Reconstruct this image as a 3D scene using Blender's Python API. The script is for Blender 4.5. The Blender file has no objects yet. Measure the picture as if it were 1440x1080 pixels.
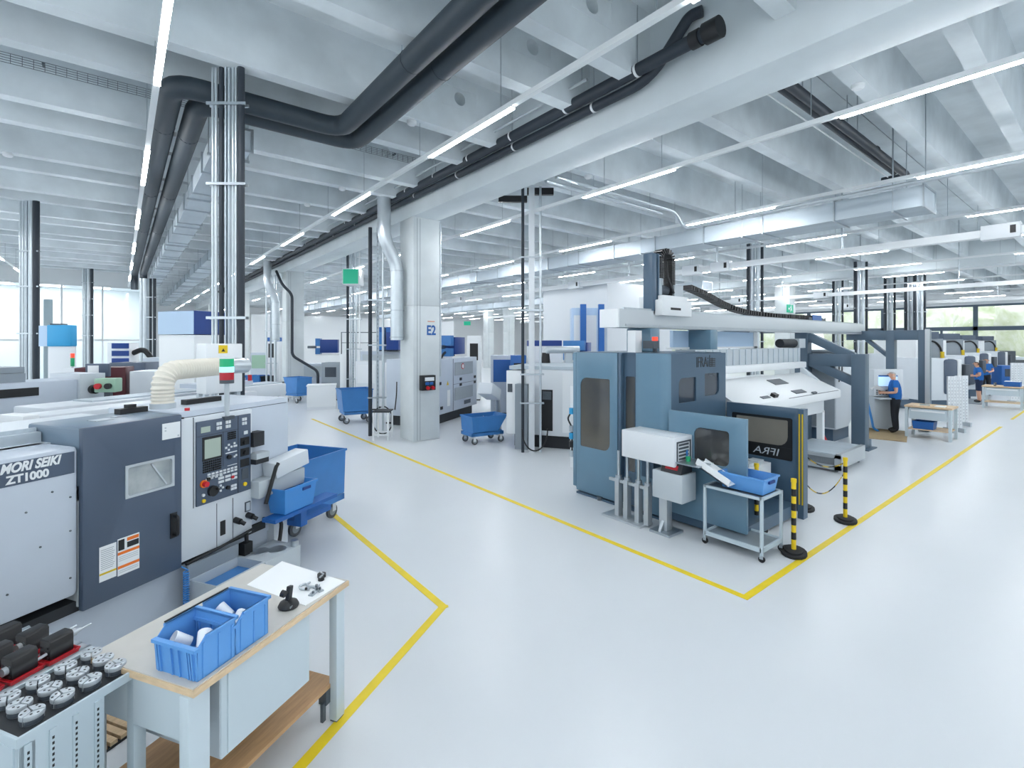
import bpy, bmesh, math, random
from mathutils import Vector, Matrix
R = math.radians
random.seed(7)
SC = bpy.context.scene
COL = SC.collection
# ---------------------------------------------------------------- camera, sky, exposure
F_PX, CAM_H, HORIZON = 690.0, 2.5, 481.0          # focal length in pixels of a 1440 px wide frame
YAW = math.atan(550 / F_PX)
SY, CY = math.sin(YAW), math.cos(YAW)
cam_data = bpy.data.cameras.new('camera')
cam = bpy.data.objects.new('camera', cam_data)
COL.objects.link(cam)
cam.location = (0, 0, CAM_H)
cam.rotation_euler = (R(90), 0, -YAW)
cam_data.sensor_width = 36
cam_data.lens = F_PX / 1440 * 36
cam_data.shift_y = -(540 - HORIZON) / 1440
cam_data.clip_start, cam_data.clip_end = 0.05, 400
SC.camera = cam
SKY_STRENGTH = 2.1
LAMP_STRENGTH = 93.0
wd = bpy.data.worlds.new('world')
SC.world = wd
wd.use_nodes = True
_bg = wd.node_tree.nodes['Background']
_bg.inputs[0].default_value = (0.89, 0.945, 1.0, 1)
_bg.inputs[1].default_value = SKY_STRENGTH
SC.view_settings.view_transform = 'Standard'
SC.view_settings.look = 'None'
SC.view_settings.exposure = 0.0
SC.view_settings.gamma = 1.0
SC.view_settings.use_curve_mapping = False

# survey helpers: where a sight line from the camera station meets a floor-parallel or wall-parallel plane
def G(x, y, h=0.0):
    Z = F_PX * (CAM_H - h) / (y - HORIZON); l = (x - 720) * Z / F_PX
    return (Z * SY + l * CY, Z * CY - l * SY)
def _dir(x):
    k = (x - 720) / F_PX
    return SY + k * CY, CY - k * SY
def onX(x, y, X0):
    dx, dy = _dir(x); t = X0 / dx
    return (t * dy, CAM_H - (y - HORIZON) / F_PX * t)
def spot(x, Z):
    dx, dy = _dir(x)
    return (dx * Z, dy * Z)
def hz(y, Z):
    return CAM_H - (y - HORIZON) / F_PX * Z

# ---------------------------------------------------------------- materials
def srgb(c):
    if isinstance(c, str):
        c = [int(c[i:i + 2], 16) / 255 for i in (0, 2, 4)]
    return tuple(v / 12.92 if v <= 0.04045 else ((v + 0.055) / 1.055) ** 2.4 for v in c)
MATS = {}
def mat(name, col, rough=0.5, metal=0.0, noise=0.0, scale=8.0, bump=0.0, stretch=None, spec=0.5, emit=None, col2=None):
    m = bpy.data.materials.new(name); m.use_nodes = True
    nt = m.node_tree; p = nt.nodes['Principled BSDF']
    c = srgb(col)
    p.inputs['Base Color'].default_value = (*c, 1)
    p.inputs['Roughness'].default_value = rough
    p.inputs['Metallic'].default_value = metal
    p.inputs['Specular IOR Level'].default_value = spec
    if emit:
        p.inputs['Emission Color'].default_value = (*srgb(emit[0]), 1)
        p.inputs['Emission Strength'].default_value = emit[1]
    if noise or bump or col2:
        tc = nt.nodes.new('ShaderNodeTexCoord'); mp = nt.nodes.new('ShaderNodeMapping')
        nt.links.new(tc.outputs['Object'], mp.inputs[0])
        if stretch: mp.inputs['Scale'].default_value = stretch
        n = nt.nodes.new('ShaderNodeTexNoise'); n.inputs['Scale'].default_value = scale
        n.inputs['Detail'].default_value = 6
        nt.links.new(mp.outputs[0], n.inputs[0])
        if noise or col2:
            r = nt.nodes.new('ShaderNodeValToRGB')
            a = tuple(max(0, v * (1 - noise)) for v in c); b = tuple(min(1, v * (1 + noise)) for v in c)
            if col2: b = srgb(col2)
            r.color_ramp.elements[0].color = (*a, 1); r.color_ramp.elements[1].color = (*b, 1)
            r.color_ramp.elements[0].position = 0.3; r.color_ramp.elements[1].position = 0.7
            nt.links.new(n.outputs[0], r.inputs[0]); nt.links.new(r.outputs[0], p.inputs['Base Color'])
        if bump:
            bn = nt.nodes.new('ShaderNodeBump'); bn.inputs['Strength'].default_value = bump
            bn.inputs['Distance'].default_value = 0.02
            nt.links.new(n.outputs[0], bn.inputs['Height']); nt.links.new(bn.outputs[0], p.inputs['Normal'])
    MATS[name] = m
    return m
def glass(name, col, mixf=0.25, rough=0.05):
    m = bpy.data.materials.new(name); m.use_nodes = True
    nt = m.node_tree; nt.nodes.clear()
    o = nt.nodes.new('ShaderNodeOutputMaterial'); mx = nt.nodes.new('ShaderNodeMixShader')
    t = nt.nodes.new('ShaderNodeBsdfTransparent'); g = nt.nodes.new('ShaderNodeBsdfGlossy')
    t.inputs[0].default_value = (*srgb(col), 1); g.inputs['Roughness'].default_value = rough
    fr = nt.nodes.new('ShaderNodeFresnel'); fr.inputs[0].default_value = 1.45
    ad = nt.nodes.new('ShaderNodeMath'); ad.operation = 'MULTIPLY'; ad.inputs[1].default_value = mixf * 4
    nt.links.new(fr.outputs[0], ad.inputs[0]); nt.links.new(ad.outputs[0], mx.inputs[0])
    nt.links.new(t.outputs[0], mx.inputs[1]); nt.links.new(g.outputs[0], mx.inputs[2]); nt.links.new(mx.outputs[0], o.inputs[0])
    MATS[name] = m
    return m

mat('concrete', 'D9E1E5', 0.75, noise=0.10, scale=1.6, bump=0.12)
mat('concrete_smooth', 'D3DADC', 0.6, noise=0.05, scale=2.0, bump=0.05)
mat('concrete_beam', 'CED7DB', 0.6, noise=0.06, scale=1.2, bump=0.06)
mat('epoxy_floor', 'D3D8DC', 0.28, noise=0.02, scale=0.5, spec=0.35)
mat('yellow_paint', 'E6CC1E', 0.45, noise=0.06, scale=6)
mat('white_wall', 'EEF2F4', 0.7)
mat('white', 'E8ECEE', 0.4)
mat('white_panel', 'DDE2E6', 0.35)
mat('machine_white', 'D2D9DF', 0.38, noise=0.015, scale=3)
mat('machine_grey', 'C0CAD6', 0.38, noise=0.02, scale=3)
mat('light_grey', 'B9C2C8', 0.4)
mat('mid_grey', '8E98A0', 0.45)
mat('dark_grey', '4A525A', 0.45)
mat('slate', '4A586B', 0.36, noise=0.03, scale=4)
mat('slate_top', '6C7F90', 0.35, noise=0.03, scale=4)
mat('petrol', '65869B', 0.3, noise=0.03, scale=3)
mat('petrol_dark', '475F74', 0.32, noise=0.03, scale=3)
mat('gantry_paint', '4E6273', 0.38)
mat('beam_grey', 'C3CACE', 0.4)
mat('black', '16181B', 0.45)
mat('black_soft', '23272C', 0.6)
mat('rubber', '1C1E21', 0.75, noise=0.1, scale=20)
mat('rubber_grey', '55585B', 0.7)
mat('insulation', '2F3A43', 0.55, noise=0.06, scale=5)
mat('black_pipe', '27303A', 0.55)
mat('steel', 'B8C0C6', 0.3, 0.9, noise=0.05, scale=12)
mat('jaw_steel', 'C4CBD0', 0.35, 0.35, noise=0.04, scale=20)
mat('office_fill_lamp', 'FFFFFF', 0.4, emit=('FAFCFF', 11.0))  # glow of the fill panels added in the office
mat('steel_dark', '6E757B', 0.32, 0.9, noise=0.1, scale=12)
mat('galvanised', 'BCC7CF', 0.5, 0.35, noise=0.08, scale=3, stretch=(1, 0.3, 1))
mat('galv_pipe', 'C8D0D5', 0.3, 0.6, noise=0.04, scale=6)
mat('aluminium', 'C6CCD0', 0.35, 0.7)
mat('bin_blue', '5E9CDC', 0.42, noise=0.02, scale=6)
mat('skip_blue', '3F7FC0', 0.38, noise=0.05, scale=4)
mat('royal_blue', '1F5FA8', 0.4)
mat('navy_blue', '1B3F86', 0.4)
mat('cyan_blue', '2C9BD0', 0.4)
mat('pale_blue', 'B6CFE8', 0.4)
mat('hose_blue', '3F8AD2', 0.3)
mat('shirt_blue', '1763AE', 0.8, noise=0.08, scale=14)
mat('trousers', '20252D', 0.85, noise=0.1, scale=14)
mat('shorts', '1D2B48', 0.85)
mat('skin', 'D9A68C', 0.55)
mat('hair_grey', 'B9B6B2', 0.8, noise=0.15, scale=60)
mat('hair_brown', '4A3528', 0.8, noise=0.15, scale=60)
mat('bench_top', 'C4C2BC', 0.5, noise=0.02, scale=10)
mat('ply_edge', 'D8BE9B', 0.55, noise=0.10, scale=14, stretch=(1, 1, 4))
mat('shelf_wood', 'B9936A', 0.5, noise=0.14, scale=6, stretch=(1, 10, 1))
mat('duckboard', 'C3A987', 0.7, noise=0.16, scale=8, stretch=(1, 6, 1))
mat('cart_steel', 'B9C8D0', 0.4)
mat('bench_frame', 'C3D0D7', 0.4)
mat('red', 'C8202C', 0.35, noise=0.04, scale=8)
mat('red_dark', '4E1620', 0.45)
mat('green_sign', '12A07C', 0.4, emit=('12A07C', 0.35))
mat('green', '1E9E6B', 0.35)
mat('pale_green', '9CBFA8', 0.5)
mat('yellow', 'EBC81C', 0.4)
mat('yellow_dirty', 'D8B81E', 0.45)
mat('orange', 'E8741E', 0.4)
mat('hose_cream', 'E2DDD0', 0.55, noise=0.03, scale=10)
mat('paper', 'EDF0F1', 0.7)
mat('screen', '9AA79E', 0.25, emit=('8FA096', 0.25))
mat('screen_blue', 'A9CDF0', 0.3, emit=('B8D8F5', 0.8))
mat('beacon_red', 'F0402A', 0.3, emit=('F0402A', 1.2))
mat('beacon_green', '0FA06C', 0.3, emit=('0FA06C', 0.3))
mat('beacon_cyan', '9CE8F0', 0.3, emit=('9CE8F0', 1.0))
mat('beacon_redoff', 'B41828', 0.3)
mat('lamp', 'FFFFFF', 0.4, emit=('FAFCFF', LAMP_STRENGTH))
mat('key_white', 'D9DEE2', 0.5)
mat('leaf_glare_a', 'CBD6AE', 0.8, col2='FBFCF6', scale=0.9)  # overexposed daylight outside is put into these pale leaf colours
mat('leaf_glare_b', 'DCE2C2', 0.8, col2='FCFCF8', scale=1.1)
mat('outside_ground', 'C9CCC6', 0.8)
mat('mdf_mat', 'A38F6C', 0.7, noise=0.08)
mat('dark_glass', '343E4A', 0.06, spec=0.8, noise=0.15, scale=0.8)
mat('brown_glass', '33383E', 0.05, spec=1.0, col2='5A564C', scale=0.7)
mat('lathe_window', '8C979C', 0.12, spec=0.7, col2='B9BFC0', scale=5)
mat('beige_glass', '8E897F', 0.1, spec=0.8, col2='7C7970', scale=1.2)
mat('tray_grey', '8F9BA3', 0.4, 0.3)
mat('cup', 'EEF3F8', 0.3)
glass('pane', 'FAFCFC', 0.2)
glass('pane_clear', 'F4F8F9', 0.2)

# ---------------------------------------------------------------- mesh builder
class MB:
    def __init__(self):
        self.v = []; self.f = []; self.mi = []; self.mats = []; self.cur = 0; self.M = None
    def use(self, name):
        if name not in self.mats: self.mats.append(name)
        self.cur = self.mats.index(name); return self
    def at(self, x=0, y=0, z=0, rz=0, rx=0, ry=0):
        self.M = Matrix.Translation((x, y, z)) @ Matrix.Rotation(R(rz), 4, 'Z') @ Matrix.Rotation(R(ry), 4, 'Y') @ Matrix.Rotation(R(rx), 4, 'X'); return self
    def home(self):
        self.M = None; return self
    def add(self, vs, fs):
        n = len(self.v)
        if self.M is not None: vs = [tuple(self.M @ Vector(p)) for p in vs]
        self.v += [tuple(p) for p in vs]
        self.f += [tuple(i + n for i in q) for q in fs]; self.mi += [self.cur] * len(fs); return self
    def box(self, x0, x1, y0, y1, z0, z1):
        return self.add([(x0, y0, z0), (x1, y0, z0), (x1, y1, z0), (x0, y1, z0), (x0, y0, z1), (x1, y0, z1), (x1, y1, z1), (x0, y1, z1)],
                        [(0, 3, 2, 1), (4, 5, 6, 7), (0, 1, 5, 4), (1, 2, 6, 5), (2, 3, 7, 6), (3, 0, 4, 7)])
    def cbox(self, cx, cy, z0, sx, sy, sz):
        return self.box(cx - sx / 2, cx + sx / 2, cy - sy / 2, cy + sy / 2, z0, z0 + sz)
    def prism(self, pts, axis, a0, a1):
        n = len(pts)
        def P(p, a):
            return {'y': (p[0], a, p[1]), 'x': (a, p[0], p[1]), 'z': (p[0], p[1], a)}[axis]
        vs = [P(p, a0) for p in pts] + [P(p, a1) for p in pts]
        fs = [tuple(range(n)), tuple(range(2 * n - 1, n - 1, -1))] + [(i, (i + 1) % n, n + (i + 1) % n, n + i) for i in range(n)]
        return self.add(vs, fs)
    def rod(self, p0, p1, r, n=10, r2=None):
        p0, p1 = Vector(p0), Vector(p1); d = (p1 - p0).normalized()
        a = d.orthogonal().normalized(); b = d.cross(a); r2 = r if r2 is None else r2
        vs = []
        for p, q in ((p0, r), (p1, r2)):
            vs += [p + a * math.cos(2 * math.pi * i / n) * q + b * math.sin(2 * math.pi * i / n) * q for i in range(n)]
        return self.add(vs, [tuple(range(n - 1, -1, -1)), tuple(range(n, 2 * n))] + [(i, (i + 1) % n, n + (i + 1) % n, n + i) for i in range(n)])
    def cyl(self, x, y, z0, z1, r, n=14, r2=None):
        return self.rod((x, y, z0), (x, y, z1), r, n, r2)
    def tube(self, pts, r, n=10, closed=False):
        pts = [Vector(p) for p in pts]; m = len(pts); vs = []; a = None
        rr = r if isinstance(r, (list, tuple)) else [r] * m
        for i, p in enumerate(pts):
            if closed: d = pts[(i + 1) % m] - pts[i - 1]
            else: d = (pts[min(i + 1, m - 1)] - pts[max(i - 1, 0)])
            d.normalize()
            a = d.orthogonal().normalized() if a is None else (a - d * a.dot(d)).normalized()
            b = d.cross(a)
            vs += [p + (a * math.cos(2 * math.pi * k / n) + b * math.sin(2 * math.pi * k / n)) * rr[i] for k in range(n)]
        fs = []
        for i in range(m if closed else m - 1):
            j = (i + 1) % m
            fs += [(i * n + k, i * n + (k + 1) % n, j * n + (k + 1) % n, j * n + k) for k in range(n)]
        if not closed: fs += [tuple(range(n - 1, -1, -1)), tuple(range((m - 1) * n, m * n))]
        return self.add(vs, fs)
    def lathe(self, prof, n=20, c=(0, 0)):
        vs = []; m = len(prof)
        for r, z in prof:
            vs += [(c[0] + r * math.cos(2 * math.pi * k / n), c[1] + r * math.sin(2 * math.pi * k / n), z) for k in range(n)]
        fs = [(i * n + k, i * n + (k + 1) % n, (i + 1) * n + (k + 1) % n, (i + 1) * n + k) for i in range(m - 1) for k in range(n)]
        fs += [tuple(range(n - 1, -1, -1)), tuple(range((m - 1) * n, m * n))]
        return self.add(vs, fs)
    def bin(self, x0, x1, y0, y1, z0, z1, t=0.004, taper=0.0):
        """open-topped tray or bin with wall thickness t"""
        k = taper
        o = [(x0 + k, y0 + k, z0), (x1 - k, y0 + k, z0), (x1 - k, y1 - k, z0), (x0 + k, y1 - k, z0), (x0, y0, z1), (x1, y0, z1), (x1, y1, z1), (x0, y1, z1)]
        i = [(x0 + t, y0 + t, z1), (x1 - t, y0 + t, z1), (x1 - t, y1 - t, z1), (x0 + t, y1 - t, z1),
             (x0 + k + t, y0 + k + t, z0 + t), (x1 - k - t, y0 + k + t, z0 + t), (x1 - k - t, y1 - k - t, z0 + t), (x0 + k + t, y1 - k - t, z0 + t)]
        fs = [(0, 3, 2, 1), (12, 13, 14, 15)]
        for a in range(4):
            b = (a + 1) % 4
            fs += [(a, b, 4 + b, 4 + a), (4 + a, 4 + b, 8 + b, 8 + a), (8 + a, 8 + b, 12 + b, 12 + a)]
        return self.add(o + i, fs)
    def holed(self, u0, u1, w0, w1, a0, a1, b0, b1, t0, t1, r=0.03, axis='y', k=4, rs=None):
        """plate u0..u1 x w0..w1 with a round-cornered hole; t0..t1 is its thickness along the axis"""
        rs = rs or (r, r, r, r); inn = []; out = []
        for q, (cx, cz, ox, oz) in enumerate(((a1, b1, u1, w1), (a0, b1, u0, w1), (a0, b0, u0, w0), (a1, b0, u1, w0))):
            rr = rs[q]; sx = (-1, 1, 1, -1)[q]; sz = (-1, -1, 1, 1)[q]
            for j in range(k + 1):
                an = math.pi / 2 * (q + j / k)
                inn.append((cx + sx * rr + rr * math.cos(an), cz + sz * rr + rr * math.sin(an))); out.append((ox, oz))
        n = len(inn)
        def P(p, a): return (p[0], a, p[1]) if axis == 'y' else (a, p[0], p[1])
        vs = [P(p, t0) for p in inn] + [P(p, t0) for p in out] + [P(p, t1) for p in inn] + [P(p, t1) for p in out]
        fs = []
        for i in range(n):
            j = (i + 1) % n; same = out[i] == out[j]
            for o_, in_ in ((n, 0), (3 * n, 2 * n)):
                fs.append((in_ + i, in_ + j, o_ + j) if same else (in_ + i, in_ + j, o_ + j, o_ + i))
            fs.append((i, j, 2 * n + j, 2 * n + i))
            if not same: fs.append((n + i, n + j, 3 * n + j, 3 * n + i))
        return self.add(vs, fs)
    def mesh(self, name, bevel=0.0, smooth=True):
        me = bpy.data.meshes.new(name)
        me.from_pydata(self.v, [], self.f)
        for m in self.mats: me.materials.append(MATS[m])
        me.polygons.foreach_set('material_index', self.mi)
        bm = bmesh.new(); bm.from_mesh(me)
        bmesh.ops.remove_doubles(bm, verts=bm.verts, dist=1e-5)
        bmesh.ops.recalc_face_normals(bm, faces=bm.faces)
        if bevel:
            es = [e for e in bm.edges if len(e.link_faces) == 2 and e.calc_face_angle(0) > R(40)]
            bmesh.ops.bevel(bm, geom=es, offset=bevel, segments=2, affect='EDGES', clamp_overlap=True, profile=0.5)
        bm.to_mesh(me); bm.free()
        if smooth:
            me.shade_smooth(); me.set_sharp_from_angle(angle=R(38))
        return me
def link(name, me, parent=None):
    o = bpy.data.objects.new(name, me); COL.objects.link(o)
    if parent is not None: o.parent = parent
    return o
def build(name, mb, material=None, parent=None, bevel=0.0, label=None, kind=None):
    if material is not None: mb.mats = [material] if len(mb.mats) <= 1 else mb.mats
    o = link(name, mb.mesh(name, bevel), parent)
    if label: o['label'] = label
    if kind: o['kind'] = kind
    return o
def new(m): return MB().use(m)
def tag(o, label, cat, group=None, kind=None):
    o['label'] = label; o['category'] = cat
    if group: o['group'] = group
    if kind: o['kind'] = kind
    return o
def thing(name, label, cat, loc=(0, 0, 0), rz=0, group=None):
    o = bpy.data.objects.new(name, None); o.empty_display_size = 0.1; COL.objects.link(o)
    o.location = (*loc, 0)[:3] if len(loc) == 2 else loc
    o.rotation_euler = (0, 0, R(rz))
    return tag(o, label, cat, group)
def structure(name, mb, label=None, parent=None, bevel=0):
    o = build(name, mb, None, parent, bevel)
    if parent is None: o['kind'] = 'structure'
    if label: o['label'] = label
    return o
def dup(root, loc, rz=0, label=None, group=None):
    r = root.copy(); COL.objects.link(r); r.location = (*loc, 0)[:3] if len(loc) == 2 else loc
    r.rotation_euler = (0, 0, R(rz))
    if label: r['label'] = label
    if group: r['group'] = group
    for ch in list(root.children):
        c = ch.copy(); COL.objects.link(c); c.parent = r
        for g in list(ch.children):
            d = g.copy(); COL.objects.link(d); d.parent = c
    return r
def text(name, s, size, material, parent, loc, rot, mirror=False, depth=0.002, align='CENTER', shear=0, sx=1.0, bold=0.0):
    cu = bpy.data.curves.new(name, 'FONT'); cu.body = s; cu.size = size; cu.align_x = align; cu.align_y = 'CENTER'
    cu.extrude = depth; cu.shear = shear; cu.offset = bold
    tmp = bpy.data.objects.new(name, cu); COL.objects.link(tmp)
    bpy.context.view_layer.update()
    me = bpy.data.meshes.new_from_object(tmp.evaluated_get(bpy.context.evaluated_depsgraph_get()))
    bpy.data.objects.remove(tmp); bpy.data.curves.remove(cu)
    me.transform(Matrix.Scale(-sx if mirror else sx, 4, (1, 0, 0)))
    if mirror: me.flip_normals()
    me.materials.clear(); me.materials.append(MATS[material])
    o = link(name, me, parent); o.location = loc; o.rotation_euler = [R(a) for a in rot]
    return o
def arc(p, q, r, k=5):
    return None
def bend(pts, r=0.15, k=5):
    """round the corners of a polyline"""
    pts = [Vector(p) for p in pts]; out = [pts[0]]
    for a, b, c in zip(pts, pts[1:], pts[2:]):
        d0 = (a - b); d1 = (c - b); rr = min(r, d0.length * 0.48, d1.length * 0.48)
        p0 = b + d0.normalized() * rr; p1 = b + d1.normalized() * rr
        for j in range(k + 1):
            t = j / k; out.append(p0 * (1 - t) ** 2 + b * 2 * t * (1 - t) + p1 * t * t)
    out.append(pts[-1])
    return out
# ================================================================ the hall
FX0, FX1, FY0, FY1 = -8.4, 50.0, -5.0, 57.0
floor = structure('floor', new('epoxy_floor').box(FX0, FX1, FY0, FY1, -0.15, 0))
floor['label'] = 'glossy pale grey epoxy floor of the machine hall'
def line_mark(p, q, w=0.075, dz=0.0):
    p, q = Vector(p), Vector(q); d = (q - p).normalized(); n = Vector((-d.y, d.x)) * w / 2
    p = p - d * w / 2; q = q + d * w / 2
    mb = new('yellow_paint').add([(*(p + n), 0.0005), (*(q + n), 0.0005), (*(q - n), 0.0005), (*(p - n), 0.0005),
                                  (*(p + n), 0.003 + dz), (*(q + n), 0.003 + dz), (*(q - n), 0.003 + dz), (*(p - n), 0.003 + dz)],
                                 [(0, 1, 2, 3), (4, 7, 6, 5), (0, 4, 5, 1), (1, 5, 6, 2), (2, 6, 7, 3), (3, 7, 4, 0)])
    build('line_marking', mb, parent=floor, label='yellow line painted on the floor')
line_mark((4.78, 2.33), (20.3, 2.33)); line_mark((4.78, 2.33), (4.86, 16.5), dz=0.0006); line_mark((22.5, 2.33), (34, 2.33))
_c = (2.38, 4.03)
line_mark(_c, (_c[0] - 4.2 * math.cos(R(32.6)), _c[1] - 4.2 * math.sin(R(32.6)))); line_mark(_c, (2.42, 8.6), dz=0.0006)

# roof deck with double-tee planks: the flange planks and the stems are parts
ceiling = structure('ceiling', new('concrete').box(FX0, FX1, FY0, FY1, 7.1, 7.3))
ceiling['label'] = 'precast concrete roof of double-tee planks'
STEMS = []
for k in range(-4, 17):
    y0 = 6.31 + 3.02 * k
    if y0 > FY1: break
    build('plank', new('concrete').box(FX0, FX1, max(y0 + 0.008, FY0), min(y0 + 3.012, FY1), 7.02, 7.1), parent=ceiling)
    STEMS += [y0 + 0.96, y0 + 2.08]
GIRD = [(5.72, 6.47), (27.6, 28.4)]
BAYS = [(FX0, 5.72), (6.47, 27.6), (28.4, FX1)]
def stem_sec(mb, x0, x1, yc, z0=6.1, z1=7.03, wb=0.11, wt=0.15):
    mb.prism([(yc - wb, z0), (yc + wb, z0), (yc + wt, z1), (yc - wt, z1)], 'x', x0, x1)
for yc in STEMS:
    if yc < FY0 + 0.2 or yc > FY1 - 0.2: continue
    for bi, (x0, x1) in enumerate(BAYS):
        mb = new('concrete')
        if bi == 0 and 2 < yc < 14:
            stem_sec(mb, x0, 4.2, yc)
            for za, zb, wb, wt in ((6.1, 6.5, 0.11, 0.125), (6.84, 7.03, 0.14, 0.15)): stem_sec(mb, 4.2, 4.9, yc, za, zb, wb, wt)
            mb.holed(4.2, 4.9, 6.5, 6.84, 4.44, 4.66, 6.56, 6.78, yc - 0.13, yc + 0.13, r=0.105, k=6)
            stem_sec(mb, 4.9, x1, yc)
        else: stem_sec(mb, x0, x1, yc)
        build('rib', mb, parent=ceiling)
for i, (x0, x1) in enumerate(GIRD):
    structure('ceiling_beam', new('concrete_beam').box(x0, x1, FY0, FY1, 5.65, 7.0), ['concrete roof beam resting on the column marked E2', 'concrete roof beam of the far bay', 'concrete roof beam over the far side bay'][i], bevel=0.03)
def column(x0, y0, label, w=0.75, cut=3.42):
    mb = new('concrete_smooth')
    mb.box(x0, x0 + w, y0, y0 + w, 0, cut - 0.006); mb.box(x0, x0 + w, y0, y0 + w, cut + 0.006, 5.65)
    mb.box(x0 + 0.01, x0 + w - 0.01, y0 + 0.01, y0 + w - 0.01, cut - 0.02, cut + 0.02)
    o = structure('column', mb, label, bevel=0.012)
    for dx in (0.10, 0.18):                         # cast-in slots on the aisle face
        build('joint_strip', new('mid_grey').box(x0 + dx, x0 + dx + 0.012, y0 - 0.002, y0 + 0.004, 0.02, 5.62), parent=o)
    return o
E2 = column(5.72, 11.13, 'concrete column with a blue E2 and a black socket box')
column(5.72, 23.2, 'second concrete column of the aisle row')
column(5.72, 35.2, 'third concrete column of the aisle row')
column(5.72, 47.2, 'fourth concrete column of the aisle row')
column(27.6, 11.13, 'concrete column with a small green exit sign')
column(27.6, 23.2, 'concrete column of the far row behind the white screens')
column(27.6, 35.2, 'slim distant concrete column, farther of the two close together')
column(27.6, 38.4, 'slim distant concrete column with a white duct in front')
text('column_number', 'E2', 0.34, 'royal_blue', E2, (6.22, 11.124, 2.79), (90, 0, 0), sx=0.8, bold=0.008)
build('number_stripe', new('orange').box(6.12, 6.32, 11.122, 11.129, 3.02, 3.035), parent=E2)

# walls
structure('wall_back', new('white_wall').box(FX0, FX1, FY1, FY1 + 0.2, -0.1, 7.1), 'white far end wall of the hall')
structure('wall_left', new('white_wall').box(FX0 - 0.2, FX0, FY0, FY1, 5.4, 7.1).box(FX0 - 0.2, FX0, FY0, FY1, -0.1, 0.8), 'white side wall beyond the lathes, above and below its window band')
for i in range(9):
    y0 = FY0 + i * 6.2
    o = structure('window_%d' % (20 + i), new('gantry_paint').holed(y0, y0 + 6.2, 0.8, 5.4, y0 + 0.1, y0 + 6.1, 0.9, 5.3, FX0 - 0.15, FX0, r=0.001, axis='x', k=1), 'window bay of the side wall beyond the lathes, number %d' % (i + 1))
    build('pane', new('pane').box(FX0 - 0.08, FX0 - 0.07, y0 + 0.08, y0 + 6.12, 0.88, 5.32), parent=o)
structure('wall_office', new('white_wall').box(-8.4, 1.2, 33.8, 33.95, 5.5, 7.02).box(-8.4, 1.2, 33.8, 33.95, 0, 0.3).box(0.9, 1.2, 33.8, 33.95, 0.3, 5.5).box(1.05, 1.2, 33.95, 38.0, 0, 7.02), 'white frame wall of the bright office behind the lathes')
structure('wall_office_back', new('white_wall').box(-8.4, 1.2, 38.0, 38.15, 0, 7.02), 'white rear wall inside the bright office')
oc = structure('ceiling_office', new('white_wall').box(-8.4, 1.05, 33.95, 38.0, 5.6, 5.7), 'white ceiling of the bright office')
for x in (-7, -5, -3, -1): build('lamp', new('office_fill_lamp').box(x - 0.5, x + 0.5, 34.6, 37.2, 5.575, 5.598), parent=oc)  # ceiling panels added to brighten the office and its pale wall
structure('wall_screen', new('white_wall').box(9.5, 26.0, 50.8, 51.0, 0, 5.1), 'low white partition at the far end')
structure('wall_screen_side', new('white_wall').box(26.0, 26.15, 42.0, 51.0, 0, 4.6), 'pale partition beside the far columns')
structure('wall_cabin', new('white_panel').box(13.6, 17.6, 11.6, 11.75, 0, 4.68).box(17.5, 17.6, 11.75, 15, 0, 4.68).box(13.6, 13.7, 11.75, 15, 0, 4.68), 'pale box cabin wall behind the gantry beam')
def frame_window(name, X, y0, y1, z0, z1, label, t=0.10, axis='y', divs=(), trans=()):
    o = structure(name, new('gantry_paint').holed(y0, y1, z0, z1, y0 + t, y1 - t, z0 + t, z1 - t, X, X + 0.14, r=0.001, axis='x' if axis == 'y' else 'y', k=1), label)
    return o
# glazed facade at X = 50
fac = [(-5.0, 1.4), (1.4, 7.1), (7.1, 12.8), (12.8, 18.5), (18.5, 24.2), (24.2, 29.9), (29.9, 35.6), (35.6, 41.3)]
for i, (y0, y1) in enumerate(fac):
    o = structure('window_%d' % (i + 1), new('gantry_paint').holed(y0, y1, 0, 5.3, y0 + 0.13, y1 - 0.13, 0.35, 5.15, 50.0, 50.22, r=0.001, axis='x', k=1).box(50.0, 50.22, y0, y1, 3.36, 3.66), 'tall glazed facade bay number %d from the near corner' % (i + 1))
    ym = (y0 + y1) / 2 - 0.9
    build('mullion', new('gantry_paint').box(50.02, 50.16, ym - 0.07, ym + 0.07, 0.35, 3.4), parent=o)
    build('pane', new('pane').box(50.1, 50.115, y0 + 0.1, y1 - 0.1, 0.33, 5.17), parent=o)
structure('wall_right', new('white_wall').box(50, 50.25, FY0, FY1, 5.3, 7.05).box(50, 50.25, 41.3, FY1, 0, 5.3), 'pale wall above the glazed facade')
# glazed side of the white office
o = structure('window_9', new('white').holed(-8.4, 0.9, 0.3, 5.5, -8.3, 0.8, 0.4, 5.4, 33.8, 33.9, r=0.001, k=1).box(-8.3, 0.8, 33.82, 33.88, 2.55, 2.65), 'white framed glazing of the bright office')
for x in (-6.9, -5.4, -3.9, -2.4, -0.8): build('mullion', new('white').box(x, x + 0.08, 33.81, 33.89, 0.4, 5.4), parent=o)
build('pane', new('pane_clear').box(-8.35, 0.85, 33.84, 33.855, 0.35, 5.45), parent=o)
for i, x in enumerate((-3.6, -3.1)): tag(build('curtain', new('light_grey').box(x, x + 0.35, 34.6, 34.66, 0.02, 4.7)), ['pale hanging panel inside the bright office, outer one', 'pale hanging panel inside the bright office, inner one'][i], 'panel')
fw = structure('wall_front_added', new('white_wall').box(FX0, FX1, FY0 - 0.2, FY0, -0.1, 1.2).box(FX0, FX1, FY0 - 0.2, FY0, 4.6, 7.1), 'added front wall out of view, cutting sky light above and below its window band')  # unseen wall added to hold back sky light from behind the camera
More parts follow.
